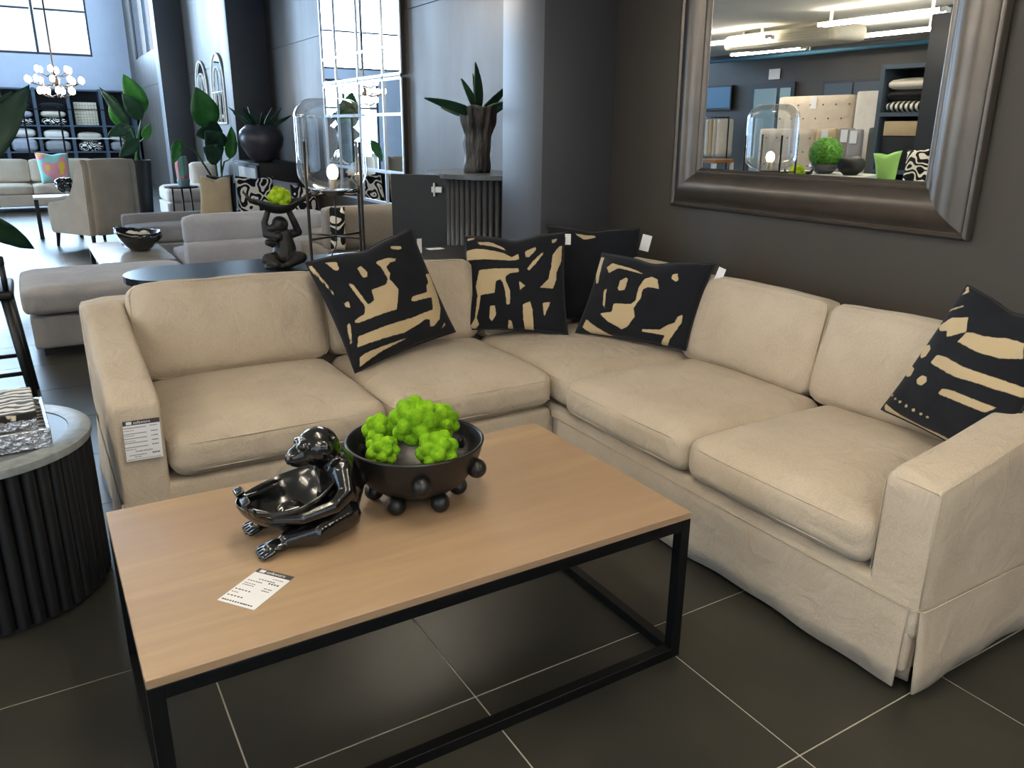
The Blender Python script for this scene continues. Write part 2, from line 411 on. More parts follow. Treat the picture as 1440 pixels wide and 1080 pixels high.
box(bm, -6.3, 3.03, YE, YE+.2, 3.02, 3.32); box(bm, -6.3, 3.03, YE, YE+.2, 6.7, 7.0)
box(bm, -6.3, -6.0, YE, YE+.2, 3.32, 6.7); box(bm, 2.12, 3.03, YE, YE+.2, 3.32, 6.7)
box(bm, -6.3, -4.5, YE, YE+.2, 0, 3.02); box(bm, -2.1, 3.03, YE, YE+.2, 0, 3.02)
struct(mesh_obj('wall_end', bm, 'hall_wall'))
bm = BM()
box(bm, -6.5, -6.3, YB, -1.5, 0, 7); box(bm, -6.5, -6.3, 4.7, 14.8, 0, 7); box(bm, -6.5, -6.3, -1.5, 4.7, 0, .2); box(bm, -6.5, -6.3, -1.5, 4.7, 2.5, 7); box(bm, -6.5, -6.3, 22.2, YE+.2, 0, 7); box(bm, -6.5, -6.3, 14.8, 22.2, 3.7, 7); box(bm, -6.5, -6.3, 14.8, 22.2, 0, .1)
struct(mesh_obj('wall_left', bm, 'wall'))
bm = BM(); box(bm, -6.3, -5.0, YB-.2, YB, 0, 2.66); box(bm, 1.8, XW, YB-.2, YB, 0, 2.66); box(bm, -5.0, 1.8, YB-.2, YB, 0, .2); box(bm, -5.0, 1.8, YB-.2, YB, 2.5, 2.66)
struct(mesh_obj('wall_back', bm, 'wall'))
bm = BM(); box(bm, -6.3, XW, YB, 7.2, 2.66, 2.72); box(bm, -6.3, -.6, 7.2, 13.0, 2.66, 2.72)
struct(mesh_obj('ceiling', bm, 'ceiling'))
struct(bxo('ceiling_hall', (-6.5, XW+.2, 7.0, YE+.2, 7.0, 7.1), 'ceiling'))
bm = BM(); box(bm, -6.3, XW, 7.1, 7.2, 2.72, 7); box(bm, -.7, -.6, 7.2, 13.0, 2.72, 7); box(bm, -6.3, -.7, 12.9, 13.0, 2.72, 7)
struct(mesh_obj('wall_mezzanine', bm, 'hall_wall'))
# windows
def window(name, rects_pane, bars, mat_bar='door_frame'):
    fr = BM()
    for b in bars: box(fr, *b)
    w = struct(mesh_obj(name, fr, mat_bar))
    for d in rects_pane: mesh_obj('pane', box(BM(), *d), 'pane', w)
    return w
mu = [-6.0, -4.0, -2.0, -.6, .82, 2.12]
bars = [(-6.0, 2.12, YE+.04, YE+.12, 3.32, 3.38), (-6.0, 2.12, YE+.04, YE+.12, 6.64, 6.7)]+[(x-.03, x+.03, YE+.04, YE+.12, 3.38, 6.64) for x in mu[1:-1]]+[(-6, -5.95, YE+.04, YE+.12, 3.38, 6.64), (2.07, 2.12, YE+.04, YE+.12, 3.38, 6.64)]
bars += [(a+.05, b-.05, YE+.05, YE+.11, 4.42, 4.47) for a, b in zip(mu, mu[1:])]
window('window_1', [(a+.03, b-.03, YE+.07, YE+.078, 3.38, 4.42) for a, b in zip(mu, mu[1:])]+[(a+.03, b-.03, YE+.07, YE+.078, 4.47, 6.64) for a, b in zip(mu, mu[1:])], bars)
mu = [-4.5, -3.3, -2.1]
bars = [(-4.5, -2.1, YE+.04, YE+.14, 2.94, 3.02), (-4.5, -2.1, YE+.04, YE+.14, 0, .1)]+[(x-.04, x+.04, YE+.04, YE+.14, .1, 2.94) for x in (-4.46, -3.3, -2.14)]+[(-4.42, -2.18, YE+.05, YE+.13, 2.12, 2.18)]
window('window_2', [(a+.04, b-.04, YE+.08, YE+.088, .1, 2.12) for a, b in zip(mu, mu[1:])]+[(a+.04, b-.04, YE+.08, YE+.088, 2.18, 2.94) for a, b in zip(mu, mu[1:])], bars)
bars = [(XW+.06, XW+.14, Y1, Y2, 3.2, 3.26), (XW+.06, XW+.14, Y1, Y2, 6.54, 6.6), (XW+.06, XW+.14, Y1, Y1+.05, 3.26, 6.54), (XW+.06, XW+.14, Y2-.05, Y2, 3.26, 6.54), (XW+.06, XW+.14, 22.87, 22.93, 3.26, 6.54)]
window('window_3', [(XW+.096, XW+.104, Y1+.05, 22.87, 3.26, 6.54), (XW+.096, XW+.104, 22.93, Y2-.05, 3.26, 6.54)], bars)
ys = [14.8, 16.65, 18.5, 20.35, 22.2]
bars = [(-6.45, -6.35, 14.8, 22.2, 3.62, 3.7), (-6.45, -6.35, 14.8, 22.2, .1, .18)]+[(-6.45, -6.35, y-.04, y+.04, .18, 3.62) for y in (14.84, 16.65, 18.5, 20.35, 22.16)]
window('window_4', [(-6.404, -6.396, a+.04, b-.04, .18, 3.62) for a, b in zip(ys, ys[1:])], bars)
ys = [-1.5, .05, 1.6, 3.15, 4.7]
window('window_unseen_left', [(-6.404, -6.396, a+.04, b-.04, .28, 2.42) for a, b in zip(ys, ys[1:])], [(-6.45, -6.35, -1.5, 4.7, .2, .28), (-6.45, -6.35, -1.5, 4.7, 2.42, 2.5)]+[(-6.45, -6.35, y-.04, y+.04, .28, 2.42) for y in (-1.46, .05, 1.6, 3.15, 4.66)])  # glazing out of view on the left, added to let bluish daylight in
xs = [-5.0, -3.3, -1.6, .1, 1.8]
window('window_unseen_front', [(a+.04, b-.04, YB-.104, YB-.096, .28, 2.42) for a, b in zip(xs, xs[1:])], [(-5.0, 1.8, YB-.15, YB-.05, .2, .28), (-5.0, 1.8, YB-.15, YB-.05, 2.42, 2.5)]+[(x-.04, x+.04, YB-.15, YB-.05, .28, 2.42) for x in (-4.96, -3.3, -1.6, .1, 1.76)])  # added behind the camera, inferred from the cool tone of faces turned that way
struct(bxo('ground_outside', (-14, 10, YE+.2, 60, -.3, -.05), 'asphalt'))
# floor: loose-laid tiles near the camera, same tile drawn by the material beyond
TX0, TY0 = .2495, .98
fl = struct(bxo('floor', (-6.5, XW+.2, YB-.2, YE+.2, -.12, -.0022), 'grout'))
xa, xb, ya, yb = TX0-.6*4, XW, TY0-.6*3, TY0+.6*12
bm = BM(); box(bm, -6.3, xa, YB, yb, -.0022, 0); box(bm, xa, XW, YB, ya, -.0022, 0); box(bm, -6.3, XW, yb, YE, -.0022, 0)
struct(mesh_obj('floor_field', bm, 'tile_far'))
tm = bpy.data.meshes.new('floor_tile'); b_ = box(BM(), -.2978, .2978, -.2978, .2978, -.0022, 0, .0006, 1); b_.to_mesh(tm); b_.free(); tm.materials.append(MAT['tile'])
tm2 = bpy.data.meshes.new('floor_tile_cut'); wcut = XW-(TX0+.6*4)
b_ = box(BM(), -wcut/2+.0015, wcut/2, -.2978, .2978, -.0022, 0, .0006, 1); b_.to_mesh(tm2); b_.free(); tm2.materials.append(MAT['tile'])
for i in range(-4, 5):
    for j in range(-3, 12):
        full = i < 4
        o = bpy.data.objects.new('floor_tile', tm if full else tm2); COL.objects.link(o); o.parent = fl
        o.location = (TX0+.6*i+(.3 if full else wcut/2), TY0+.6*j+.3, 0)
# ------------------------------------------------------------------ corner sofa
def skirt_panel(bm, p0, p1, out, z0, z1, wave=.006, n=24, flare=.012, lift0=0, lift1=0, th=.006):
    p0, p1, out = Vector(p0), Vector(p1), Vector(out)
    rows = []
    L = (p1-p0).length
    for side in (0, 1):
        grid = []
        for k in range(5):
            f = k/4
            row = []
            for i in range(n+1):
                t = i/n
                p = p0.lerp(p1, t); d = f*(flare+wave*math.sin(t*L*9+1)+wave*.6*math.sin(t*L*23))
                lift = f*(lift0*(1-t)**2+lift1*t**2+.005*math.sin(t*L*6))
                row.append(bm.verts.new((p.x+out.x*(d-side*th), p.y+out.y*(d-side*th), z1+(z0-z1)*f+lift)))
            grid.append(row)
        rows.append(grid)
    for s, g in enumerate(rows):
        for a, b in zip(g, g[1:]):
            for i in range(n):
                f = (a[i], a[i+1], b[i+1], b[i]); bm.faces.new(f if s else f[::-1])
    for i in range(n): bm.faces.new((rows[0][4][i], rows[0][4][i+1], rows[1][4][i+1], rows[1][4][i]))
    for k in range(4):
        for c in (0, n): bm.faces.new((rows[0][k][c], rows[0][k+1][c], rows[1][k+1][c], rows[1][k][c]))
    bmesh.ops.recalc_face_normals(bm, faces=bm.faces[:])
def arm_shape(bm, x0, x1, y0, y1, axis, zf, zb, z0, r=.035):
    """sloping arm: rounded bar whose top climbs from zf at the front to zb at the back"""
    cushion(bm, ((x0+x1)/2, (y0+y1)/2, (z0+zf)/2), (x1-x0, y1-y0, zf-z0), r, (0, 0, .004), 12, wob=.003)
    for v in bm.verts:
        t = (v.co.y-y0)/(y1-y0) if axis == 'y' else (v.co.x-x0)/(x1-x0)
        t = max(0, min(1, t))
        h = (v.co.z-z0)/(zf-z0)
        v.co.z += max(0, h)*(zb-zf)*(t**1.15)
XF, YF, SB = 1.88, 2.74, 1.05       # right front plane, left front plane, depth
def seat(parent, c, size, seed):
    cr = (.010, .010, .040)
    o = mesh_obj('seat_cushion', cushion(BM(), c, size, .06, cr, 18, seed=seed, wob=.007), 'linen', parent, True)
    b = BM(); seam(b, c, size, .06, .62, cr, rad=.0026); seam(b, c, size, .06, -.7, cr, rad=.0026)
    s = mesh_obj('seam', b, 'linen', None, True); s.parent = o
    s.data.transform(world_of(parent).inverted())
    return o
def back(parent, c, size, M_, seed):
    cr = (.006, .035, .012)
    o = mesh_obj('back_cushion', cushion(BM(), c, size, .055, cr, 16, M_, seed=seed, wob=.009), 'linen', parent, True)
    b = BM(); Mr = M_ @ Matrix.Rotation(PI/2, 4, 'X')
    seam(b, c, (size[0], size[2], size[1]), .055, .72, (.006, .012, 0), Mr, rad=.0028)
    s = mesh_obj('seam', b, 'linen', None, True); s.parent = o
    s.data.transform(world_of(parent).inverted())
    return o
# left section (runs along x)
so = thing('corner_sofa_section', 'beige linen sofa section with sloping arm carrying a price card', 'sofa', (1.0, 3.2, 0), group=None)
mesh_obj('base', box(BM(), .135, XF-.003, YF+.01, YF+SB-.01, .05, .30, .02, 3), 'linen', so, True)
b = BM(); skirt_panel(b, (.12, YF, 0), (XF-.004, YF, 0), (0, -1, 0), .015, .262, lift0=.0, n=40); mesh_obj('skirt', b, 'linen', so, True)
b = BM(); skirt_panel(b, (.115, YF+SB-.01, 0), (.115, YF, 0), (-1, 0, 0), .015, .262, n=26); mesh_obj('skirt', b, 'linen', so, True)
b = BM(); arm_shape(b, .118, .282, YF+.004, YF+SB-.12, 'y', .615, .80, .16, .026); mesh_obj('arm', b, 'linen', so, True)
b = BM(); cushion(b, (.995, YF+SB-.09, .53), (1.766, .18, .52), .045, (0, 0, .005), 14); mesh_obj('back_frame', b, 'linen', so, True)
seat(so, (.69, YF+.375, .392), (.805, .77, .165), 1); seat(so, (1.492, YF+.375, .392), (.785, .77, .165), 2)
LE = Matrix.Rotation(math.radians(-13), 4, 'X')
back(so, (.69, YF+.79, .662), (.81, .17, .40), LE, 3); back(so, (1.49, YF+.79, .662), (.79, .17, .40), LE, 4)
for x in (.2, 1.75):
    for y in (YF+.1, YF+SB-.1): mesh_obj('foot', box(BM(), x-.03, x+.03, y-.03, y+.03, 0, .052), 'black_wood', so)
# right section with the corner (runs along y)
so2 = thing('corner_sofa_section', 'beige linen sofa section with the corner seat, under the pewter-framed mirror', 'sofa', (2.4, 2.3, 0))
YA = .98
mesh_obj('base', box(BM(), XF+.003, XF+SB-.01, YA+.02, YF+SB-.01, .05, .30, .02, 3), 'linen', so2, True)
b = BM(); skirt_panel(b, (XF, YF-.004, 0), (XF, YA+.035, 0), (-1, 0, 0), .015, .262, n=44, lift1=.0); mesh_obj('skirt', b, 'linen', so2, True)
b = BM(); skirt_panel(b, (XF+.006, YA, 0), (XF+SB-.01, YA, 0), (0, -1, 0), .012, .262, n=30, lift1=.03); mesh_obj('skirt', b, 'linen', so2, True)
b = BM(); skirt_panel(b, (XF+.03, YA+.075, 0), (XF+.045, YA+.02, 0), (-1, -.3, 0), .022, .262, n=6, wave=.001); mesh_obj('pleat', b, 'linen', so2, True)
b = BM(); arm_shape(b, XF+.004, XF+SB-.12, YA+.004, YA+.17, 'x', .622, .80, .16, .026); mesh_obj('arm', b, 'linen', so2, True)
b = BM(); tube(b, [(XF+.002, YA+.17, .262), (XF-.003, YA+.02, .262), (XF+.015, YA-.002, .262), (XF+.5, YA-.003, .262), (XF+SB-.02, YA, .262)], .0022, 6); tube(b, [(XF-.003, YF-.02, .262), (XF-.003, YA+.02, .262)], .0022, 6)
q = XF+.011; w = YA+.011; tube(b, [(q, w, .27), (q, w, .45), (q, w, .600), (q+.01, w, .612), (q+.25, w, .655), (q+.55, w, .715), (q+.88, w, .782)], .002, 6)
tube(b, [(q, w+.005, .604), (q-.003, w+.07, .610), (q, w+.14, .608), (q-.003, w+.152, .59), (q-.004, w+.154, .32)], .002, 6)
mesh_obj('seam', b, 'linen', so2, True)
b = BM(); cushion(b, (XF+SB-.09, 2.37, .53), (.18, 2.80, .52), .045, (0, 0, .005), 14); mesh_obj('back_frame', b, 'linen', so2, True)
b = BM(); cushion(b, (2.30, YF+SB-.09, .53), (.83, .18, .52), .045, (0, 0, .005), 12); mesh_obj('back_frame', b, 'linen', so2, True)
seat(so2, (2.235, 2.262, .392), (.77, .755, .165), 5); seat(so2, (2.235, 1.513, .392), (.77, .735, .165), 6); seat(so2, (2.285, 3.075, .392), (.78, .86, .16), 7)
RE = Matrix.Rotation(-PI/2, 4, 'Z') @ LE
back(so2, (XF+.79, 2.325, .650), (.73, .17, .40), RE, 8); back(so2, (XF+.79, 1.575, .650), (.76, .17, .40), RE, 9)
back(so2, (XF+.80, 3.06, .650), (.72, .16, .40), RE, 10)
back(so2, (2.20, YF+.80, .650), (.58, .16, .40), LE, 11)
for y in (YA+.12, YF+SB-.1):
    for x in (XF+.1, XF+SB-.1): mesh_obj('foot', box(BM(), x-.03, x+.03, y-.03, y+.03, 0, .052), 'black_wood', so2)
# ------------------------------------------------------------------ coffee table
ct = thing('coffee_table', 'low coffee table with pale oak top on a black metal frame', 'table', (.755, 1.835, 0))
tx0, tx1, ty0, ty1, tz = .052, 1.460, 1.432, 2.240, .475
mesh_obj('tabletop', box(BM(), tx0, tx1, ty0, ty1, tz-.022, tz, .002, 1), 'oak', ct)
q = .032
for x in (tx0, tx1-q):
    for y in (ty0, ty1-q): mesh_obj('leg', box(BM(), x, x+q, y, y+q, 0, tz-.022, .001, 1), 'blackmetal', ct)
for z in (0, tz-.022-q):
    for y in (ty0, ty1-q): mesh_obj('rail', box(BM(), tx0+q, tx1-q, y, y+q, z, z+q, .001, 1), 'blackmetal', ct)
    for x in (tx0, tx1-q): mesh_obj('rail', box(BM(), x, x+q, ty0+q, ty1-q, z, z+q, .001, 1), 'blackmetal', ct)
# ------------------------------------------------------------------ knobbed bowl and moss balls
BC = (.834, 1.904)
kb = thing('knobbed_bowl', 'black ceramic bowl studded with round knobs, holding green moss balls', 'bowl', (*BC, tz))
R = .192
prof = [(0, .022), (.05, .020), (.10, .034), (.145, .068), (.175, .112), (.188, .150), (.195, .176), (.196, .180), (.190, .183), (.186, .176), (.178, .148), (.164, .112), (.134, .074), (.09, .048), (.04, .036), (0, .034)]
mesh_obj('bowl', lathe(BM(), prof, 56, (*BC, tz)), 'satin_black', kb, True)
for row, (nk, rr, zz, off) in enumerate(((6, .187, .116, 250.8/60), (6, .120, .027, 218.8/60))):
    for i in range(nk):
        a = 2*PI*(i+off)/nk
        mesh_obj('knob', ball(BM(), (BC[0]+rr*math.cos(a), BC[1]+rr*math.sin(a)  , tz+zz), .0275, 3), 'satin_black', kb, True)
def moss_ball(c, r, label, seed, material='moss', group='moss balls'):
    rng = random.Random(seed); bm = BM(); ball(bm, c, r*.70, 3)
    ga = PI*(3-5**.5); n = 19
    for i in range(n):
        y = 1-2*(i+.5)/n; q = math.sqrt(1-y*y); a = ga*i+seed
        rr = r*rng.uniform(.30, .38)
        d = Vector((math.cos(a)*q, math.sin(a)*q, y))
        ball(bm, Vector(c)+d*(r-rr), rr, 2)
    me_o = fuse('moss_ball', bm, material, None, r*.045, 1)
    for v in me_o.data.vertices: v.co -= Vector(c)
    me_o.location = c
    return tag(me_o, label, 'moss ball', group)
moss_ball((.824, 1.880, .718), .074, 'green moss ball on top of the pile in the knobbed bowl', 1)
moss_ball((.937, 1.945, .674), .058, 'green moss ball on the sofa corner side of the pile in the knobbed bowl', 2)
moss_ball((.722, 1.868, .655), .050, 'small green moss ball against the bowl rim nearest the monkey sculpture', 3)
moss_ball((.846, 1.784, .660), .062, 'green moss ball at the bowl rim across from the sofa', 4)
moss_ball((.762, 1.985, .665), .054, 'green moss ball half hidden behind the top one', 5)
# ------------------------------------------------------------------ printed cards
def text_mesh(s, size, loc, M_):
    cu = bpy.data.curves.new('t', 'FONT'); cu.body = s; cu.size = size; cu.extrude = .0001
    o = bpy.data.objects.new('t', cu); COL.objects.link(o)
    dg = bpy.context.evaluated_depsgraph_get(); me = bpy.data.meshes.new_from_object(o.evaluated_get(dg))
    bpy.data.objects.remove(o); bpy.data.curves.remove(cu)
    me.transform(M_ @ Matrix.Translation(loc)); return me
def price_card(label, M_, w, h, bars, stamp, loc):
    """card in its own xy plane, x right, y up, origin lower left; M_ places it"""
    c = thing('price_card', label, 'card', loc)
    b = box(BM(), 0, w, 0, h, 0, .0008); bmesh.ops.transform(b, matrix=M_, verts=b.verts[:]); cd = mesh_obj('card', b, 'white_card', c)
    b = box(BM(), 0, w, h*.885, h, .0008, .0011); bmesh.ops.transform(b, matrix=M_, verts=b.verts[:]); mesh_obj('header_band', b, 'band', c)
    b = box(BM(), w*.09, w*.24, h*.905, h*.978, .0011, .0014); bmesh.ops.transform(b, matrix=M_, verts=b.verts[:]); mesh_obj('logo', b, 'white_card', c)
    mesh_obj('lettering', text_mesh('sofaworx', h*.098 if w > h*.7 else w*.13, (w*.28, h*.913, .0013), M_), 'white_card', c)
    for mt, rs in bars.items():
        b = BM()
        for x0, x1, y0, y1 in rs: box(b, x0*w, x1*w, y0*h, y1*h, .0008, .0010)
        bmesh.ops.transform(b, matrix=M_, verts=b.verts[:]); mesh_obj('print', b, mt, c)
    return c
def dashes(x0, x1, y, hgt, n):
    out = []; x = x0; s = (x1-x0)/n
    for i in range(n): out.append((x+i*s, x+i*s+s*random.uniform(.55, .85), y, y+hgt))
    return out
light_b = [(0, .62, y, y+.022) for y in (.81, .665, .55, .44, .33)]
dark_b = dashes(.72, .93, .82, .02, 5)+sum([dashes(.74, .93, y, .026, 5) for y in (.68, .565, .455, .345)], [])+dashes(.27, .75, .215, .022, 9)+dashes(.09, .56, .13, .018, 9)+dashes(.23, .42, .08, .016, 4)+dashes(.72, .94, .13, .035, 5)+sum([dashes(0.02, .3, y, .014, 5) for y in (.75, .62, .49, .28)], [])+dashes(.03, .95, .03, .012, 16)
# card pinned on the front of the left arm, hanging flat against it
Mc = Matrix.Translation((.150, YF-.0135, .420)) @ Matrix.Rotation(math.radians(1.5), 4, 'Y') @ Matrix.Rotation(PI/2, 4, 'X')
price_card('white price card with dark header pinned to the sofa arm', Mc, .113, .142, {'ink_light': light_b, 'ink': dark_b}, 0, (.2, YF, .42))
v0, v1, v3 = Vector((.228, 1.645, 0)), Vector((.290, 1.563, 0)), Vector((.345, 1.728, 0))
ex = (v1-v0).normalized(); ey = Vector((-ex.y, ex.x, 0))
Mt = Matrix(((ex.x, ey.x, 0, v0.x), (ex.y, ey.y, 0, v0.y), (0, 0, 1, tz+.0006), (0, 0, 0, 1)))
db2 = dashes(.3, .75, .72, .02, 6)+dashes(.08, .5, .64, .018, 6)+dashes(.62, .92, .66, .035, 4)+dashes(.08, .4, .56, .016, 5)+dashes(.08, .4, .51, .016, 5)+dashes(.66, .88, .52, .02, 4)+dashes(.66, .88, .46, .02, 4)+dashes(.05, .5, .36, .024, 5)+dashes(.05, .25, .28, .018, 3)+dashes(.05, .5, .18, .026, 5)+dashes(.05, .9, .05, .03, 12)+dashes(.6, .9, .80, .016, 5)
price_card('white price card with dark header lying on the oak tabletop', Mt, .102, .145, {'ink': db2}, 0, (.3, 1.65, tz))
# ------------------------------------------------------------------ monkey sculpture with dish lap
ms = thing('monkey_sculpture', 'glossy black seated monkey sculpture holding a shallow dish in its lap', 'sculpture', (.53, 1.88, tz))
bm = BM()
Y0 = 1.855
limb(bm, [(.585, Y0, tz+.063), (.597, Y0, tz+.11), (.585, Y0, tz+.165), (.566, Y0, tz+.20)], [.060, .062, .056, .042])
ball(bm, (.542, Y0-.002, tz+.234), .053, 3, (1.05, .94, 1.0))                        # skull
ball(bm, (.548, Y0, tz+.250), .036, 3)
limb(bm, [(.515, Y0-.003, tz+.226), (.484, Y0-.004, tz+.219), (.472, Y0-.005, tz+.216)], [.036, .026, .019])   # muzzle
ball(bm, (.492, Y0-.004, tz+.204), .022, 2, (1.2, .9, .7))                          # jaw
for s in (-1, 1):
    ball(bm, (.497, Y0-.003+s*.019, tz+.252), .014, 2, (.9, 1.2, .7))                # brow
    ball(bm, (.470, Y0-.004+s*.008, tz+.226), .006, 2)                               # nostril
    ball(bm, (.550, Y0+s*.050, tz+.240), .018, 2, (.75, .5, 1.15))                     # ear
    # arms reaching down and forward, clasping the dish from outside
    limb(bm, [(.585, Y0+s*.050, tz+.175), (.582, Y0+s*.082, tz+.130), (.545, Y0+s*.100, tz+.108), (.46, Y0+s*.106, tz+.098), (.40, Y0+s*.078, tz+.098), (.352, Y0+s*.040, tz+.112)], [.034, .027, .021, .016, .014, .012])
    # legs stretched forward under the dish
    limb(bm, [(.585, Y0+s*.045, tz+.049), (.50, Y0+s*.080, tz+.040), (.430, Y0+s*.070, tz+.030)], [.046, .037, .024])
    ball(bm, (.404, Y0+s*.070, tz+.021), .023, 2, (1.5, 1.15, .75))
    for k in range(5):                                                              # toes
        yy = Y0+s*.070+(k-2)*.0125
        limb(bm, [(.388, yy, tz+.018), (.362-(.006 if k in (1, 2, 3) else 0), yy+(k-2)*.002, tz+.010)], [.0075, .0065])
    for k in range(4):                                                              # fingers curled over the rim
        yy = Y0+s*.034+(k-1.5)*.0100
        limb(bm, [(.350, yy, tz+.118), (.336, yy, tz+.138), (.350, yy, tz+.142)], [.0068, .006, .0055])
    limb(bm, [(.362, Y0+s*.055, tz+.108), (.352, Y0+s*.064, tz+.126)], [.008, .006])
limb(bm, [(.50, Y0, tz+.03), (.46, Y0, tz+.055)], [.035, .045])
fuse('body', bm, 'gloss_black', ms, .0035, 3)
# oval dish, open top, higher at the chest
bm = BM(); SG = 56
prof = [(.0, .060), (.25, .062), (.5, .070), (.75, .092), (.93, .124), (1.0, .140), (1.03, .141), (1.02, .132), (.95, .108), (.77, .076), (.5, .054), (.25, .046), (0, .044)]
lathe(bm, prof, SG, (0, 0, 0))
for v in bm.verts:
    a = v.co.copy(); rim = min(1, math.hypot(a.x, a.y)); an = math.atan2(a.y, a.x)
    v.co = Vector((.458+a.x*.128, Y0-.003+a.y*.104*(1-.18*max(0, -a.x)), tz+a.z+rim**2*(.026*a.x+.010*math.cos(2*an))))
mesh_obj('dish', bm, 'gloss_black', ms, True)
b = BM(); box(b, -.018, .018, -.006, .006, 0, .0012); bmesh.ops.transform(b, matrix=Matrix.Translation((.445, 1.775, tz+.112)) @ Matrix.Rotation(.15, 4, 'Z') @ Matrix.Rotation(.3, 4, 'X'), verts=b.verts[:])
mesh_obj('tag', b, 'white_card', ms)['label'] = 'small white paper tag'
# print shapes of the cushions in thousandths of their own uv
INK = {
 'A': [(121,942,200,917,180,844,156,833,141,857), (316,801,357,817,384,745,361,700,325,707), (524,826,606,815,684,774,662,754,609,764,553,738,562,671,531,614,569,501,480,337,140,349,106,365,115,385,203,398,228,454,187,679,194,696,219,668,256,460,321,478,341,575,481,581,519,626,516,753,493,814), (702,907,791,868,787,841,747,850,690,881), (915,556,971,558,954,355,920,230,855,136,780,95,735,95,752,155,709,171,646,152,475,124,61,172,90,248,591,221,820,232,865,342,672,353,643,368,676,398,836,395,865,453,906,482), (55,88,109,99,503,73,449,68,223,56,42,23), (-5,969,20,953,30,844,54,675,49,644,28,764), (89,550,124,554,121,491,91,517), (45,374,72,381,34,221,23,225), (851,54,911,107,896,71)],
 'B': [(9,822,104,835,402,795,475,752,540,794,548,722,456,709,290,709,9,718), (123,914,254,913,384,869,421,830,328,854,160,880), (140,597,538,620,546,578,454,563,408,520,408,472,452,368,447,235,414,226,401,367,380,453,353,486,310,472,293,348,149,328,139,232,111,100,135,34,92,-14,46,23,92,90,117,328,97,423), (246,214,295,219,304,121,267,60,239,92), (577,227,650,265,670,181,672,-5,591,-21,575,87), (430,75,457,66,483,-45,447,-68,421,10), (608,809,715,843,718,809,649,735,613,741), (629,607,675,674,787,785,790,760,711,655,647,588), (978,855,974,692,926,578,921,502,886,412,752,407,844,502,874,635,885,750,951,846), (545,473,608,426,552,378), (776,257,856,276,810,183,782,126), (28,960,104,969,113,953,38,934), (871,914,926,933,916,894,879,875)],
 'C': [(-25,937,50,946,59,815,81,626,61,611,9,735,-37,899), (124,824,157,888,233,875,415,861,490,831,421,832,242,836,166,759), (301,686,352,741,370,721,376,583,327,562,308,594), (498,627,520,767,572,802,630,762,683,638,644,653,576,659,542,624,550,501,516,380,547,272,497,135,452,100,310,171,208,255,321,292,317,397,481,419,514,471), (174,547,198,563,241,322,213,364), (83,167,66,65,247,-59,445,-123,621,-124,828,-82,874,85,940,297,932,393,898,352,888,285,821,225,777,170,634,139,632,111,755,116,828,117,797,-7,607,-55,427,-35,218,78), (736,834,773,850,803,779,794,745,747,781), (22,-56,80,-49,143,-110,61,-95)],
 'D': [(15,701,105,796,249,847,327,768,256,720,189,679,147,709,81,688), (310,685,330,764,387,784,679,836,804,840,867,746,713,698,565,687), (216,544,293,559,489,556,861,574,1080,577,1090,514,908,507,643,488,478,469,381,470,238,472,202,480), (437,355,495,369,882,390,828,329,442,307,427,315), (0,519,23,558,71,577,111,555,111,496,71,468,36,481), (-59,356,-19,394,82,385,91,329,55,308,-31,324), (177,327,196,373,249,377,276,345,252,305,202,302), (10,50,18,60,194,30,404,23,681,39,617,7,473,-18,257,-22,305,-85,166,-64,72,-30), (399,-97,555,-96,511,-131), (-103,609,-95,698,-31,802,135,899,142,890,-14,793,-73,695,-89,614), (-51,462,-66,554,-32,590,-49,545), (-39,989,5,1005,74,973,26,930,38,976), (-36,141,-12,151,4,133,-20,123), (5,141,29,150,45,132,21,123), (60,133,84,142,100,124,76,115), (122,126,146,136,162,118,138,109), (194,121,217,130,232,112,209,103), (276,116,299,125,314,107,291,98), (353,115,376,124,391,107,368,98), (415,116,438,125,453,108,430,99)],
 'E': [(324,930,528,940,559,914,423,877,363,910)],
}
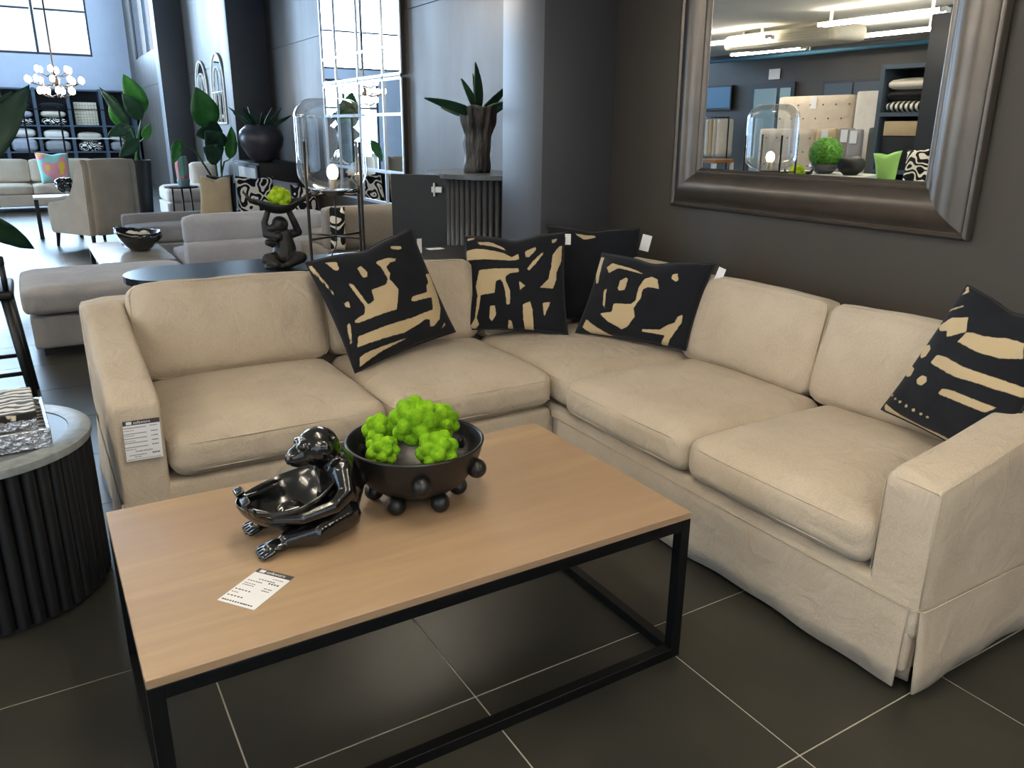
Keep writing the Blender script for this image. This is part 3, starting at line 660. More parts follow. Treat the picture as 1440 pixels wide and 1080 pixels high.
# ------------------------------------------------------------------ cushions
MAT['print_beige'] = print_fabric('navy_black_and_beige_print_cloth', '14161c', 'b9a582')
def sdf_polys(U, V, polys):
    best = np.full(U.shape, 9.0); inside = np.zeros(U.shape, bool)
    for fl_ in polys:
        p = np.array(fl_, float).reshape(-1, 2)/1000
        ins = np.zeros(U.shape, bool)
        for (x0, y0), (x1, y1) in zip(p, np.roll(p, -1, 0)):
            dx, dy = x1-x0, y1-y0
            t = np.clip(((U-x0)*dx+(V-y0)*dy)/(dx*dx+dy*dy+1e-12), 0, 1)
            best = np.minimum(best, np.hypot(U-x0-t*dx, V-y0-t*dy))
            if y0 != y1:
                cr = ((y0 > V) != (y1 > V)) & (U < dx*(V-y0)/dy+x0); ins ^= cr
        inside |= ins
    return np.where(inside, best, -best)
def throw_cushion(name, label, BL, BR, TR, TL, T, material, ink=None, n=26, pinch=.05, chop=0, piping=None, tagpos=None, group=None, seed=0, cat='cushion', bend=0):
    BL, BR, TR, TL = map(Vector, (BL, BR, TR, TL))
    base = (BL+BR)/2
    root = thing(name, label, cat, base, 0, group)
    nrm = ((BR-BL).cross(TL-BL)+(TR-TL).cross(TR-BR)).normalized()
    def mid(u, v):
        ue = u*(1-pinch*(1-v*v)); ve = v*(1-pinch*(1-u*u))
        ve -= chop*max(0, (v+1)/2)**3*math.exp(-(u/.30)**2)
        a, b = (ue+1)/2, (ve+1)/2
        return BL*(1-a)*(1-b)+BR*a*(1-b)+TR*a*b+TL*(1-a)*b - nrm*bend*(v*v*.5+u*u*.5)
    bm = BM(); G = {}
    for s in (1, -1):
        for j in range(n+1):
            for i in range(n+1):
                if s < 0 and (i in (0, n) or j in (0, n)): G[s, i, j] = G[1, i, j]; continue
                u, v = -1+2*i/n, -1+2*j/n
                t = T/2*((1-u**2)*(1-v**2))**.42
                t *= 1-.75*chop*2*max(0, v)*math.exp(-(u/.3)**2)
                t += .008*noise.noise(Vector((u*2.2+seed*3.1, v*2.2, s)))*min(1, 3*(1-abs(u)))*min(1, 3*(1-abs(v)))
                G[s, i, j] = bm.verts.new(mid(u, v)+nrm*t*s)
    for s in (1, -1):
        for j in range(n):
            for i in range(n):
                f = (G[s, i, j], G[s, i+1, j], G[s, i+1, j+1], G[s, i, j+1])
                bm.faces.new(f if s > 0 else f[::-1])
    bm.verts.index_update()
    idx = {k: v.index for k, v in G.items()}
    o = mesh_obj('cover', bm, material, root, True)
    if ink is not None:
        g = np.linspace(0, 1, n+1); U, V = np.meshgrid(g, g)
        D = sdf_polys(U, V, INK[ink])
        at = o.data.attributes.new('ink', 'FLOAT', 'POINT'); vals = np.full(len(o.data.vertices), -.1)
        for (s, i, j), k in idx.items(): vals[k] = D[j, i]
        at.data.foreach_set('value', vals)
    if piping:
        b = BM(); pts = []
        for k in range(96):
            t = 4*k/96; q = int(t); f = (t-q)*2-1
            u, v = [(f, -1), (1, f), (-f, 1), (-1, -f)][q]; pts.append(mid(u, v))
        tube(b, pts, .0045, 6, closed=True); mesh_obj('piping', b, piping, root, True)
    if tagpos is not None:
        p, w, h = Vector(tagpos[0]), tagpos[1], tagpos[2]
        b = BM(); ax = (BR-BL).normalized()
        box(b, -w/2, w/2, -.0008, .0008, -h, 0); M_ = Matrix.Translation(p) @ Matrix.Rotation(math.atan2(ax.y, ax.x), 4, 'Z') @ Matrix.Rotation(tagpos[3], 4, 'Y')
        bmesh.ops.transform(b, matrix=M_, verts=b.verts[:]); mesh_obj('price_tag', b, 'white_card', root)['label'] = 'white paper price tag'
        b = BM(); tube(b, [p, p+Vector((0, 0, .012)), Vector(tagpos[4])], .0008, 5); mesh_obj('tag_string', b, 'cord', root)
    return root
throw_cushion('throw_cushion', 'black and beige abstract print cushion leaning at the gap between the two seats', (1.085, 3.085, .495), (1.66, 3.27, .565), (1.53, 3.46, 1.04), (1.0, 3.41, .925), .17, 'print_beige', 'A', 80, .05, .07, 'piping', ((1.575, 3.47, .99), .03, .07, 0, (1.555, 3.46, 1.03)), seed=1)
throw_cushion('throw_cushion', 'black and beige ladder-like print cushion set across the corner, before the plain dark one', (1.8, 3.43, .525), (2.22, 3.13, .515), (2.34, 3.35, .99), (1.9, 3.63, .965), .16, 'print_beige', 'B', 80, .05, .10, 'piping', ((2.345, 3.33, .985), .03, .055, 0, (2.34, 3.345, .995)), seed=2)
throw_cushion('throw_cushion', 'plain black cushion standing deepest in the sofa corner behind the printed ones', (2.30, 3.47, .52), (2.66, 3.10, .52), (2.74, 3.24, 1.0), (2.40, 3.62, 1.0), .13, 'print_beige', 'E', 60, .05, .06, 'piping', ((2.765, 3.2, .97), .05, .085, .2, (2.74, 3.235, 1.0)), seed=3)
throw_cushion('throw_cushion', 'black and beige curved print cushion slumped on the corner seat against the wall-side backrest', (2.27, 3.13, .52), (2.53, 2.61, .515), (2.64, 2.58, .915), (2.43, 3.15, .905), .16, 'print_beige', 'C', 80, .05, .10, 'piping', ((2.66, 2.55, .90), .035, .085, .3, (2.64, 2.575, .915)), seed=4)
throw_cushion('throw_cushion', 'black cushion with beige bars and dots leaning on the sofa arm near the pleated skirt', (2.46, 1.55, .565), (2.35, 1.10, .54), (2.44, 1.02, .97), (2.47, 1.34, 1.04), .115, 'print_beige', 'D', 80, .04, .05, 'piping', seed=5)
# ------------------------------------------------------------------ framed wall mirror
MZ0, MZ1, MY0, MY1 = 1.108, 2.45, 1.660, 3.292
fm = thing('wall_mirror', 'large mirror in a wide dark pewter frame hung above the sofa', 'mirror', (XW, (MY0+MY1)/2, MZ0))
pr = [(0, 0), (0, .035), (.006, .042), (.014, .043), (.019, .036), (.024, .034), (.030, .040), (.055, .062), (.085, .076), (.115, .078), (.145, .068), (.165, .050), (.176, .038), (.182, .040), (.190, .040), (.196, .032), (.205, .022), (.205, .0)]
FW = .205
def rail(a, b, inn, na):
    """mitred frame length from corner a to corner b; inn = inward direction"""
    bm = BM(); rows = []
    for end, (c, sgn) in enumerate(((a, 1), (b, -1))):
        c = Vector(c); d = (Vector(b)-Vector(a)).normalized()
        rows.append([bm.verts.new(c+Vector(inn)*w+d*w*sgn+Vector((-h, 0, 0))) for w, h in pr])
    for i in range(len(pr)-1): bm.faces.new((rows[0][i], rows[0][i+1], rows[1][i+1], rows[1][i]))
    bmesh.ops.recalc_face_normals(bm, faces=bm.faces[:])
    o = mesh_obj(na, bm, 'pewter', fm, True, angle=50); return o
X0 = XW-.002
TIL = .0155
rail((X0, MY1, MZ0), (X0, MY0, MZ0), (0, 0, 1), 'frame_rail'); rail((X0, MY0, MZ1), (X0, MY1, MZ1), (0, 0, -1), 'frame_rail')
rail((X0, MY0, MZ0), (X0, MY0, MZ1), (0, 1, 0), 'frame_rail'); rail((X0, MY1, MZ1), (X0, MY1, MZ0), (0, -1, 0), 'frame_rail')
mesh_obj('glass', box(BM(), X0-.022, X0-.018, MY0+FW-.006, MY1-FW+.006, MZ0+FW-.006, MZ1-FW+.006), 'mirror', fm)
mesh_obj('backing', box(BM(), X0-.017, X0, MY0+.02, MY1-.02, MZ0+.02, MZ1-.02), 'matte_black', fm)
# the mirror hangs a hair forward at the top
fm.rotation_euler = (0, -TIL, 0); fm.location.x -= .001
# ------------------------------------------------------------------ drum side table with zebra boxes
DC, DR, DZ = (-.272, 2.86), .338, .54
dt = thing('drum_side_table', 'round black slatted drum side table with a pale stone rim', 'table', (*DC, 0))
mesh_obj('core', lathe(BM(), [(0, .01), (DR-.035, .01), (DR-.035, DZ-.03), (0, DZ-.03)], 48, (*DC, 0)), 'matte_black', dt, True, angle=40)
NS = 46; sl = bpy.data.meshes.new('slat'); b_ = BM(); tube(b_, [(0, 0, .012), (0, 0, DZ-.028)], .0215, 10); b_.to_mesh(sl); b_.free(); sl.materials.append(MAT['black_wood'])
sl.polygons.foreach_set('use_smooth', [True]*len(sl.polygons)); sl.set_sharp_from_angle(angle=math.radians(50))
for i in range(NS):
    a = 2*PI*i/NS; o = bpy.data.objects.new('slat', sl); COL.objects.link(o); o.parent = dt
    o.location = ((DR-.026)*math.cos(a), (DR-.026)*math.sin(a), 0)
mesh_obj('plinth', lathe(BM(), [(0, 0), (DR-.02, 0), (DR-.02, .012), (0, .012)], 48, (*DC, 0)), 'matte_black', dt, True, angle=40)
mesh_obj('top_inlay', lathe(BM(), [(0, DZ-.028), (DR-.066, DZ-.028), (DR-.066, DZ-.002), (0, DZ-.002)], 56, (*DC, 0)), 'stone_top', dt, True, angle=40)
mesh_obj('top_rim', lathe(BM(), [(DR-.065, DZ-.028), (DR, DZ-.028), (DR+.002, DZ-.02), (DR+.002, DZ-.003), (DR-.002, DZ), (DR-.065, DZ), (DR-.065, DZ-.028)], 64, (*DC, 0)), 'stone_rim', dt, True, angle=40)
def zbox(label, x1, y0, w, d, z0, h, rz, nm='zebra_box'):
    r = thing(nm, label, 'box', (x1-w/2, y0+d/2, z0), rz)
    for nm2, dims in (('side', (-w/2, w/2, -d/2, -d/2+.012, 0, h)), ('side', (-w/2, w/2, d/2-.012, d/2, 0, h)), ('side', (-w/2, -w/2+.012, -d/2+.012, d/2-.012, 0, h)), ('side', (w/2-.012, w/2, -d/2+.012, d/2-.012, 0, h))):
        mesh_obj(nm2, box(BM(), *dims, .002, 1), 'hammered', r, world=False)
    return r
t1 = zbox('hammered silver tray lined with zebra hide on the drum table', -.055, 2.655, .38, .36, DZ, .06, .04, 'zebra_tray')
mesh_obj('lining', box(BM(), -.178, .178, -.168, .168, .002, .026), 'zebra', t1, world=False)
t2 = zbox('zebra hide lidded box standing inside the silver tray', -.085, 2.69, .31, .285, DZ+.026, .062, .04)
mesh_obj('lid', box(BM(), -.157, .157, -.1445, .1445, .0622, .086, .003, 1), 'zebra', t2, world=False)
# ------------------------------------------------------------------ console table behind the sofa
CZ = .8
cx0, cx1, cy0, cy1 = .335, 2.42, 3.95, 4.425
co = thing('console_table', 'long black console table with rounded ends standing behind the sofa', 'table', ((cx0+cx1)/2, (cy0+cy1)/2, 0))
def stadium(x0, x1, y0, y1, n=14):
    r = (y1-y0)/2; c = (y0+y1)/2
    return [(x1-r+r*math.cos(a), c+r*math.sin(a)) for a in [-PI/2+PI*i/n for i in range(n+1)]]+[(x0+r+r*math.cos(a), c+r*math.sin(a)) for a in [PI/2+PI*i/n for i in range(n+1)]]
def prism(bm, pts, z0, z1):
    a = [bm.verts.new((x, y, z0)) for x, y in pts]; b = [bm.verts.new((x, y, z1)) for x, y in pts]
    n = len(pts); bm.faces.new(a[::-1]); bm.faces.new(b)
    for i in range(n): bm.faces.new((a[i], a[(i+1) % n], b[(i+1) % n], b[i]))
    return bm
mesh_obj('top', prism(BM(), stadium(cx0, cx1, cy0, cy1), CZ-.035, CZ), 'console_top', co)
for x0, x1 in ((cx0+.06, cx0+.40), (cx1-.40, cx1-.06)):
    mesh_obj('pedestal', prism(BM(), stadium(x0, x1, cy0+.09, cy1-.09), 0, CZ-.035), 'black_wood', co)
cc = bxo('small_card', (2.02, 2.12, 4.30, 4.36, CZ, CZ+.0015), 'white_card'); tag(cc, 'small white card lying on the dark end of the console table', 'card')
# ------------------------------------------------------------------ glass table lamp
LX, LY = 1.372, 4.08
lamp = thing('table_lamp', 'clear glass capsule lamp with lit bulb on a four-legged bronze stand', 'lamp', (LX, LY, CZ))
gz0, gz1, gr = 1.183, 1.632, .180
pr2 = []
for i in range(11): a = -PI/2+PI/2*i/10; pr2.append((max(0, gr-.10+.10*math.cos(a)) if i else 0, gz0+.10+.10*math.sin(a)))
pr2[0] = (.0, gz0)
pr2.insert(1, (gr-.10, gz0))
for i in range(11): a = PI/2*i/10; pr2.append((gr-.10+.10*math.cos(a), gz1-.10+.10*math.sin(a)))
pr2 += [(.03, gz1-.004), (0, gz1-.006)]
mesh_obj('glass_shade', lathe(BM(), pr2, 48, (LX, LY, 0)), 'smoke_glass', lamp, True)
legR = .150
for k in range(4):
    a = math.radians(-62)+k*PI/2
    x, y = LX+(gr+.010)*math.cos(a), LY+(gr+.010)*math.sin(a)
    mesh_obj('leg', tube(BM(), [(x, y, CZ), (x, y, 1.425)], .0075, 10), 'bronze', lamp, True, angle=40)
    for z in (.945, 1.165):
        mesh_obj('stretcher', tube(BM(), [(x, y, z), (LX+.0*math.cos(a), LY+.0*math.sin(a), z)], .0055, 8), 'bronze', lamp, True)
mesh_obj('socket_plate', lathe(BM(), [(0, 1.158), (.07, 1.158), (.07, 1.181), (0, 1.181)], 28, (LX, LY, 0)), 'bronze', lamp, True, angle=40)
mesh_obj('socket', lathe(BM(), [(0, 1.186), (.018, 1.186), (.018, 1.24), (0, 1.24)], 16, (LX, LY, 0)), 'gold', lamp, True, angle=40)
mesh_obj('bulb', ball(BM(), (LX, LY, 1.272), .034, 3, (.85, .85, 1.15)), 'bulb', lamp, True)
mesh_obj('cord', tube(BM(), [(LX, LY, 1.158), (LX+.005, LY, 1.05), (LX, LY, .95), (LX-.005, LY-.01, .9), (LX-.04, LY-.02, .84), (LX-.08, LY-.03, .805), (LX-.15, LY+.0, .804)], .003, 6), 'cord', lamp, True)
# ------------------------------------------------------------------ monkey figure holding a dish overhead
mx_, my_ = 1.075, 4.08
mk = thing('monkey_figurine', 'matte black seated monkey figurine holding a leaf dish overhead on the console', 'sculpture', (mx_, my_, CZ))
bm = BM()
limb(bm, [(mx_+.015, my_, CZ+.066), (mx_+.02, my_, CZ+.10), (mx_+.015, my_, CZ+.165)], [.062, .058, .044])
ball(bm, (mx_, my_-.01, CZ+.222), .042, 3, (1.05, .95, 1))
limb(bm, [(mx_-.02, my_-.02, CZ+.215), (mx_-.045, my_-.03, CZ+.207)], [.028, .019])
for s in (-1, 1):
    ball(bm, (mx_+.01+s*.012, my_+s*.042-.005, CZ+.232), .013, 2, (.7, .6, 1.2))
    limb(bm, [(mx_+.02+s*.04, my_+s*.03, CZ+.165), (mx_+s*.085+.015, my_+s*.01, CZ+.175), (mx_+s*.075, my_-.005, CZ+.235), (mx_+s*.055, my_-.005, CZ+.282)], [.026, .020, .018, .016])
    limb(bm, [(mx_+s*.03, my_-.01, CZ+.045), (mx_+s*.085, my_-.05, CZ+.055), (mx_+s*.03-.02, my_-.085, CZ+.03)], [.042, .032, .022])
    ball(bm, (mx_+s*.03-.055, my_-.085, CZ+.022), .020, 2, (1.4, 1, .85))
limb(bm, [(mx_-.05, my_-.04, CZ+.13), (mx_-.075, my_-.05, CZ+.14)], [.02, .018])
fuse('body', bm, 'matte_black', mk, .0045, 3)
bm = BM(); lathe(bm, [(0, .012), (.3, .014), (.6, .026), (.85, .045), (1, .062), (1.02, .060), (.88, .036), (.6, .010), (.3, 0), (0, 0)], 40)
for v in bm.verts:
    a = v.co.copy(); an = math.atan2(a.y, a.x); r = math.hypot(a.x, a.y)
    wv = 1+.10*math.cos(4*an)*r
    v.co = Vector((mx_+.005+a.x*.115*wv, my_-.01+a.y*.085*wv, CZ+.278+a.z+.014*r*r*math.cos(2*an)))
mesh_obj('dish', bm, 'matte_black', mk, True)
for s in (-1, 1):
    b = BM(); tube(b, [(mx_+s*.10, my_-.01, CZ+.335), (mx_+s*.135, my_-.02, CZ+.345), (mx_+s*.165, my_-.02, CZ+.385)], [.016, .013, .004], 8); mesh_obj('dish_handle', b, 'matte_black', mk, True)
moss_ball((mx_+.01, my_-.01, CZ+.353), .062, 'yellow-green moss ball in the dish held by the monkey figurine', 9, 'moss_yellow')
# ------------------------------------------------------------------ ceiling lights (the shop's fluorescent battens)
def batten(x, y, z=2.66, L=1.5):
    t = thing('fluorescent_batten', 'lit twin-tube fluorescent batten fixed under the low white ceiling', 'ceiling light', (x, y, z), 0, 'fluorescent battens under the low ceiling')
    mesh_obj('housing', box(BM(), x-.028, x+.028, y-L/2, y+L/2, z-.165, z-.125, .005, 1), 'white_metal', t)
    for e in (-.4, .4): mesh_obj('hanger', box(BM(), x-.012, x+.012, y+e*L-.012, y+e*L+.012, z-.126, z), 'white_metal', t)
    for s in (-1, 1):
        mesh_obj('tube', tube(BM(), [(x+s*.055, y-L/2+.03, z-.155), (x+s*.055, y+L/2-.03, z-.155)], .019, 10), 'tube_light', t, True)
        for e in (-1, 1): mesh_obj('tube_holder', box(BM(), x+s*.055-.028, x+s*.055+.022, y+e*(L/2-.02)-.012, y+e*(L/2-.02)+.012, z-.178, z-.132), 'white_metal', t)
for x, y in ((-2.6, 8.5), (-2.05, 5.8), (-3.75, 6.9), (-2.05, 3.2), (-2.05, .6), (-4.4, 4.2), (-4.4, 1.4), (-4.6, 9.6), (.4, -.9), (2.2, -.9), (.75, 1.5), (-.6, -2.0), (2.3, 5.6)): batten(x, y)
# ------------------------------------------------------------------ far hall: grey ottoman, sofas
def block(name, parent, c, size, r, cr, material, seed=0, M_=None, n=10):
    return mesh_obj(name, cushion(BM(), c, size, r, cr, n, M_, seed=seed), material, parent, True)
ot = thing('ottoman', 'long light grey upholstered ottoman behind the sofa arm', 'ottoman', (.42, 6.45, 0))
block('seat_cushion', ot, (.42, 6.44, .375), (1.12, 1.0, .18), .05, (.01, .01, .012), 'grey_fabric')
block('base', ot, (.43, 6.45, .165), (1.08, .96, .22), .02, (0, 0, 0), 'grey_fabric')
for x in (-.03, .89):
    for y in (6.05, 6.85): mesh_obj('foot', box(BM(), x-.03, x+.03, y-.03, y+.03, 0, .06), 'black_wood', ot)
def sofa(label, loc, rz, w, d, seat_h, back_h, material, nc, arms=True, arm_h=None, leg=.1, name='sofa', backs=True):
    """plain sofa; local front is -y, origin at floor centre"""
    t = thing(name, label, 'sofa', loc, rz)
    aw = .16 if arms else 0; ah = arm_h or seat_h+.16
    def blk(nm, c, s, r=.03, cr=(0, 0, 0), sd=0, M_=None): return mesh_obj(nm, cushion(BM(), c, s, r, cr, 9, M_, seed=sd), material, t, True, world=False)
    blk('base', (0, 0, (leg+seat_h-.16)/2), (w, d, seat_h-.16-leg), .015)
    blk('back_frame', (0, d/2-.09, (leg+back_h-.06)/2), (w, .18, back_h-.06-leg), .03)
    iw = w-2*aw
    for i in range(nc):
        cx = -iw/2+iw*(i+.5)/nc
        blk('seat_cushion', (cx, -.09, seat_h-.08), (iw/nc-.006, d-.18, .17), .04, (.005, .005, .02), i)
        if backs: blk('back_cushion', (cx, d/2-.25, (seat_h+back_h)/2+.02), (iw/nc-.006, .16, back_h-seat_h-.01), .05, (.005, .03, .01), i+3, Matrix.Rotation(-.16, 4, 'X'))
    if arms:
        for s in (-1, 1): blk('arm', (s*(w/2-aw/2), -.004, (leg+ah)/2), (aw+.004, d+.006, ah-leg), .03)
    for sx in (-1, 1):
        for sy in (-1, 1): mesh_obj('leg', box(BM(), sx*(w/2-.07)-.025, sx*(w/2-.07)+.025, sy*(d/2-.07)-.025, sy*(d/2-.07)+.025, 0, leg+.01), 'black_wood', t, world=False)
    return t
# grey sofa turned away: its back and loose back cushion face the camera
gs = thing('sofa', 'blue-grey sofa with its back turned, beyond the console table', 'sofa', (1.70, 7.45, 0))
block('back_frame', gs, (1.70, 7.10, .32), (1.26, .20, .50), .03, (0, .004, .004), 'grey_fabric2')
block('base', gs, (1.70, 7.56, .19), (1.26, .72, .24), .02, (0, 0, 0), 'grey_fabric2')
block('seat_cushion', gs, (1.70, 7.58, .375), (1.24, .70, .13), .04, (0, 0, .02), 'grey_fabric2')
block('back_cushion', gs, (1.70, 7.18, .655), (1.24, .20, .25), .06, (.0, .02, .012), 'grey_fabric2', 4)
for x in (1.12, 2.28):
    for y in (7.06, 7.86): mesh_obj('foot', box(BM(), x-.025, x+.025, y-.025, y+.025, 0, .075), 'black_wood', gs)
g2 = thing('armchair', 'taupe grey block armchair below the grid mirror', 'armchair', (2.42, 6.2, 0))
block('base', g2, (2.46, 6.55, .30), (.92, .78, .50), .02, (0, 0, 0), 'taupe'); block('back', g2, (2.46, 6.24, .72), (.92, .18, .34), .04, (0, .012, .006), 'taupe')
block('seat_cushion', g2, (2.46, 6.62, .60), (.80, .58, .12), .04, (0, 0, .015), 'taupe')
for x in (2.06, 2.86):
    for y in (6.2, 6.88): mesh_obj('foot', box(BM(), x-.025, x+.025, y-.025, y+.025, 0, .055), 'black_wood', g2)
throw_cushion('throw_cushion', 'black cushion with white marks leaning on the back of the taupe armchair', (2.0, 6.10, .56), (2.12, 6.08, .555), (2.14, 6.12, .90), (2.02, 6.14, .905), .06, 'scribble', n=12)
sofa('light grey daybed sofa piled with patterned cushions beyond the blue-grey sofa', (1.86, 9.60, 0), 0, 2.0, .76, .46, .62, 'grey_fabric', 2, arms=False, leg=.08, name='daybed', backs=False)
throw_cushion('throw_cushion', 'plain sand-coloured cushion standing on the grey daybed', (1.63, 9.52, .47), (2.0, 9.52, .47), (2.03, 9.66, .955), (1.69, 9.66, .965), .16, 'beige_cushion', n=16, chop=.10, seed=6)
throw_cushion('throw_cushion', 'narrow plain black cushion behind the sand-coloured one on the daybed', (1.80, 9.70, .47), (2.08, 9.70, .47), (2.10, 9.83, .97), (1.80, 9.83, .97), .12, 'black_fabric', n=12, chop=.05, seed=7)
throw_cushion('throw_cushion', 'black cushion covered in white scribbled loops on the grey daybed', (2.06, 9.54, .47), (2.46, 9.54, .47), (2.53, 9.68, .94), (2.09, 9.68, .96), .16, 'scribble', n=16, chop=.06, seed=8)
throw_cushion('throw_cushion', 'plain blue-grey cushion beside the scribbled cushion on the daybed', (2.50, 9.60, .47), (2.84, 9.58, .47), (2.84, 9.74, .86), (2.50, 9.74, .92), .14, 'grey_fabric2', n=12, seed=9)
throw_cushion('throw_cushion', 'black and white scribble cushion half hidden behind the lamp legs on the daybed', (2.66, 9.42, .47), (2.98, 9.38, .47), (2.98, 9.50, .80), (2.68, 9.54, .86), .12, 'scribble', n=12, seed=10)
# far coffee table with rock-like bowl
fc = thing('coffee_table', 'low pale-topped coffee table carrying a black rock-shaped bowl', 'table', (.73, 8.05, 0))
mesh_obj('top', box(BM(), .43, 1.03, 7.36, 8.76, .365, .40, .004, 1), mat('pale_stone_tabletop', 'a8a39b', .25, var=.15, scale=8), fc)
for x in (.46, 1.0):
    for y in (7.39, 8.73): mesh_obj('leg', box(BM(), x-.02, x+.02, y-.02, y+.02, 0, .365), 'black_wood', fc)
rb = thing('rock_bowl', 'rugged black boat-shaped bowl on the far coffee table', 'bowl', (.82, 8.05, .40))
bm = BM(); lathe(bm, [(0, 0), (.4, 0), (.7, .04), (.92, .11), (1.0, .17), (.93, .165), (.8, .11), (.55, .06), (0, .045)], 36)
for v in bm.verts:
    a = v.co.copy(); r = math.hypot(a.x, a.y); an = math.atan2(a.y, a.x)
    nz = noise.noise(Vector((a.x*3, a.y*3, a.z*12)))
    v.co = Vector((.82+a.x*.20*(1+.2*nz), 8.05+a.y*.26*(1+.15*nz), .40+a.z+max(0, r-.6)*(.10*max(0, math.cos(an-PI*.95))+.05*nz)))
mesh_obj('shell', bm, 'gloss_black', rb, True)
for k, (x, y) in enumerate(((.80, 8.03), (.88, 8.10), (.77, 8.14))):
    o = mesh_obj('decor_ball', ball(BM(), (0, 0, 0), .055, 3), 'tan_basket', None, True); o.location = (x, y, .518); tag(o, 'pale cream ball lying in the black rock-shaped bowl', 'ball', 'balls in the rock bowl')
# wing armchair seen from behind
ac = thing('armchair', 'cream wing armchair with sloping sides turned away towards the far sofa', 'armchair', (.72, 11.72, 0), math.radians(31))
def ac_part(nm, bm, m='cream'): return mesh_obj(nm, bm, m, ac, True, world=False, angle=50)
# local: front +y, back at -y
def side_panel(x0, x1):
    prof = [(-.40, .18), (-.43, 1.02), (-.40, 1.10), (-.30, 1.08), (-.24, .98), (-.18, .82), (-.08, .68), (.06, .60), (.26, .57), (.37, .56), (.41, .51), (.42, .42), (.39, .18)]
    bm = BM(); a = [bm.verts.new((x0, y, z)) for y, z in prof]; b = [bm.verts.new((x1, y, z)) for y, z in prof]; n = len(prof)
    bm.faces.new(a); bm.faces.new(b[::-1])
    for i in range(n): bm.faces.new((a[i], b[i], b[(i+1) % n], a[(i+1) % n]))
    bmesh.ops.recalc_face_normals(bm, faces=bm.faces[:])
    bmesh.ops.bevel(bm, geom=bm.edges[:], offset=.012, segments=2, affect='EDGES')
    return bm
for x0, x1 in ((-.37, -.28), (.28, .37)): ac_part('side_panel', side_panel(x0, x1))
b = BM(); cushion(b, (0, -.37, .64), (.60, .14, .92), .03, (0, .01, .01), 8, Matrix.Rotation(.03, 4, 'X')); ac_part('backrest', b)
b = BM(); cushion(b, (0, .04, .40), (.56, .74, .17), .04, (0, .01, .02), 8); ac_part('seat_cushion', b)
b = BM(); cushion(b, (0, .02, .25), (.57, .72, .16), .02, (0, 0, 0), 6); ac_part('seat_base', b)
for sx in (-1, 1):
    for sy, h in ((-1, -.36), (1, .34)):
        b = BM(); tube(b, [(sx*.32, h, .19), (sx*.335, h+.02*sy, 0)], [.028, .018], 8); ac_part('leg', b, 'black_wood')
# side table with glossy black piece
st = thing('side_table', 'square white-topped side table with black legs beside the cream armchair', 'table', (.33, 12.95, 0))
mesh_obj('top', box(BM(), .06, .60, 12.7, 13.2, .53, .56, .003, 1), 'white_metal', st)
for x in (.09, .57):
    for y in (12.73, 13.17): mesh_obj('leg', box(BM(), x-.025, x+.025, y-.025, y+.025, 0, .53), 'black_wood', st)
bm = BM(); rr = random.Random(3); ball(bm, (.47, 12.95, .69), .09, 3)
for i in range(20):
    a, e = rr.uniform(0, 2*PI), rr.uniform(-.9, 1.2)
    ball(bm, (.47+.10*math.cos(a)*math.cos(e), 12.95+.10*math.sin(a)*math.cos(e), .69+.09*math.sin(e)), rr.uniform(.03, .05), 2)
cs = fuse('coral_sculpture', bm, 'gloss_black', None, .012, 1); tag(cs, 'lumpy glossy black sculpture on the white-topped side table', 'sculpture')
# far cream sofa and its pop-coloured cushion
sofa('long cream sofa facing the room in front of the display shelves', (.1, 17.5, 0), 0, 2.2, 1.0, .46, .88, 'cream', 2, arms=False, leg=.09)
pal = [('e8c64a', 'yellow'), ('e39aa0', 'pink'), ('8fc8bd', 'teal')]
def pop_mat():
    m = mat('pop_colour_cloth', '8fc8bd', .8); k = N(m); b = k.n['Principled BSDF']
    tc = k.add('ShaderNodeTexCoord'); n = k.add('ShaderNodeTexNoise', {'Vector': tc.outputs['Object'], 'Scale': 3.2, 'Detail': 1.0})
    r = k.add('ShaderNodeValToRGB'); r.color_ramp.interpolation = 'CONSTANT'; e = r.color_ramp.elements
    e[0].position = 0; e[0].color = lin('8fc8bd'); e[1].position = .44; e[1].color = lin('e2979d')
    x = e.new(.55); x.color = lin('e6c548'); x = e.new(.66); x.color = lin('33302c')
    k.t.links.new(n.outputs[0], r.inputs[0]); k.t.links.new(r.outputs[0], b.inputs['Base Color']); return m
MAT['pop'] = pop_mat()
throw_cushion('throw_cushion', 'pink, yellow and teal patterned cushion on the long cream sofa', (.26, 17.06, .48), (.74, 17.06, .48), (.76, 17.25, 1.02), (.22, 17.25, 1.03), .16, 'pop', n=16, chop=.10, seed=12)
# white chaise, side table, second pop cushion
wc = thing('chaise', 'white upholstered chaise near the tall potted plants', 'sofa', (2.25, 14.4, 0))
block('base', wc, (2.40, 14.45, .21), (.96, .95, .22), .02, (0, 0, 0), 'white_fabric'); block('seat_cushion', wc, (2.40, 14.42, .44), (.94, .92, .24), .07, (.01, .01, .03), 'white_fabric')
block('bolster', wc, (2.64, 14.72, .72), (.46, .28, .40), .10, (.01, .02, .01), 'white_fabric')
for x in (1.98, 2.80):
    for y in (14.05, 14.85): mesh_obj('foot', tube(BM(), [(x, y, .11), (x, y, 0)], [.025, .015], 8), 'black_wood', wc)
s2 = thing('side_table', 'round black metal side table with thin legs before the white chaise', 'table', (1.93, 12.5, 0))
mesh_obj('top', lathe(BM(), [(0, .655), (.23, .655), (.23, .675), (0, .675)], 28, (1.93, 12.5, 0)), 'blackmetal', s2, True, angle=40)
for k in range(3):
    a = 2*PI*k/3+.4; mesh_obj('leg', tube(BM(), [(1.93+.14*math.cos(a), 12.5+.14*math.sin(a), .655), (1.93+.16*math.cos(a), 12.5+.16*math.sin(a), 0)], .012, 8), 'blackmetal', s2, True)
pv = thing('paper_vase', 'slim vase with pink, yellow and teal panels on the round side table', 'vase', (1.97, 12.5, .675))
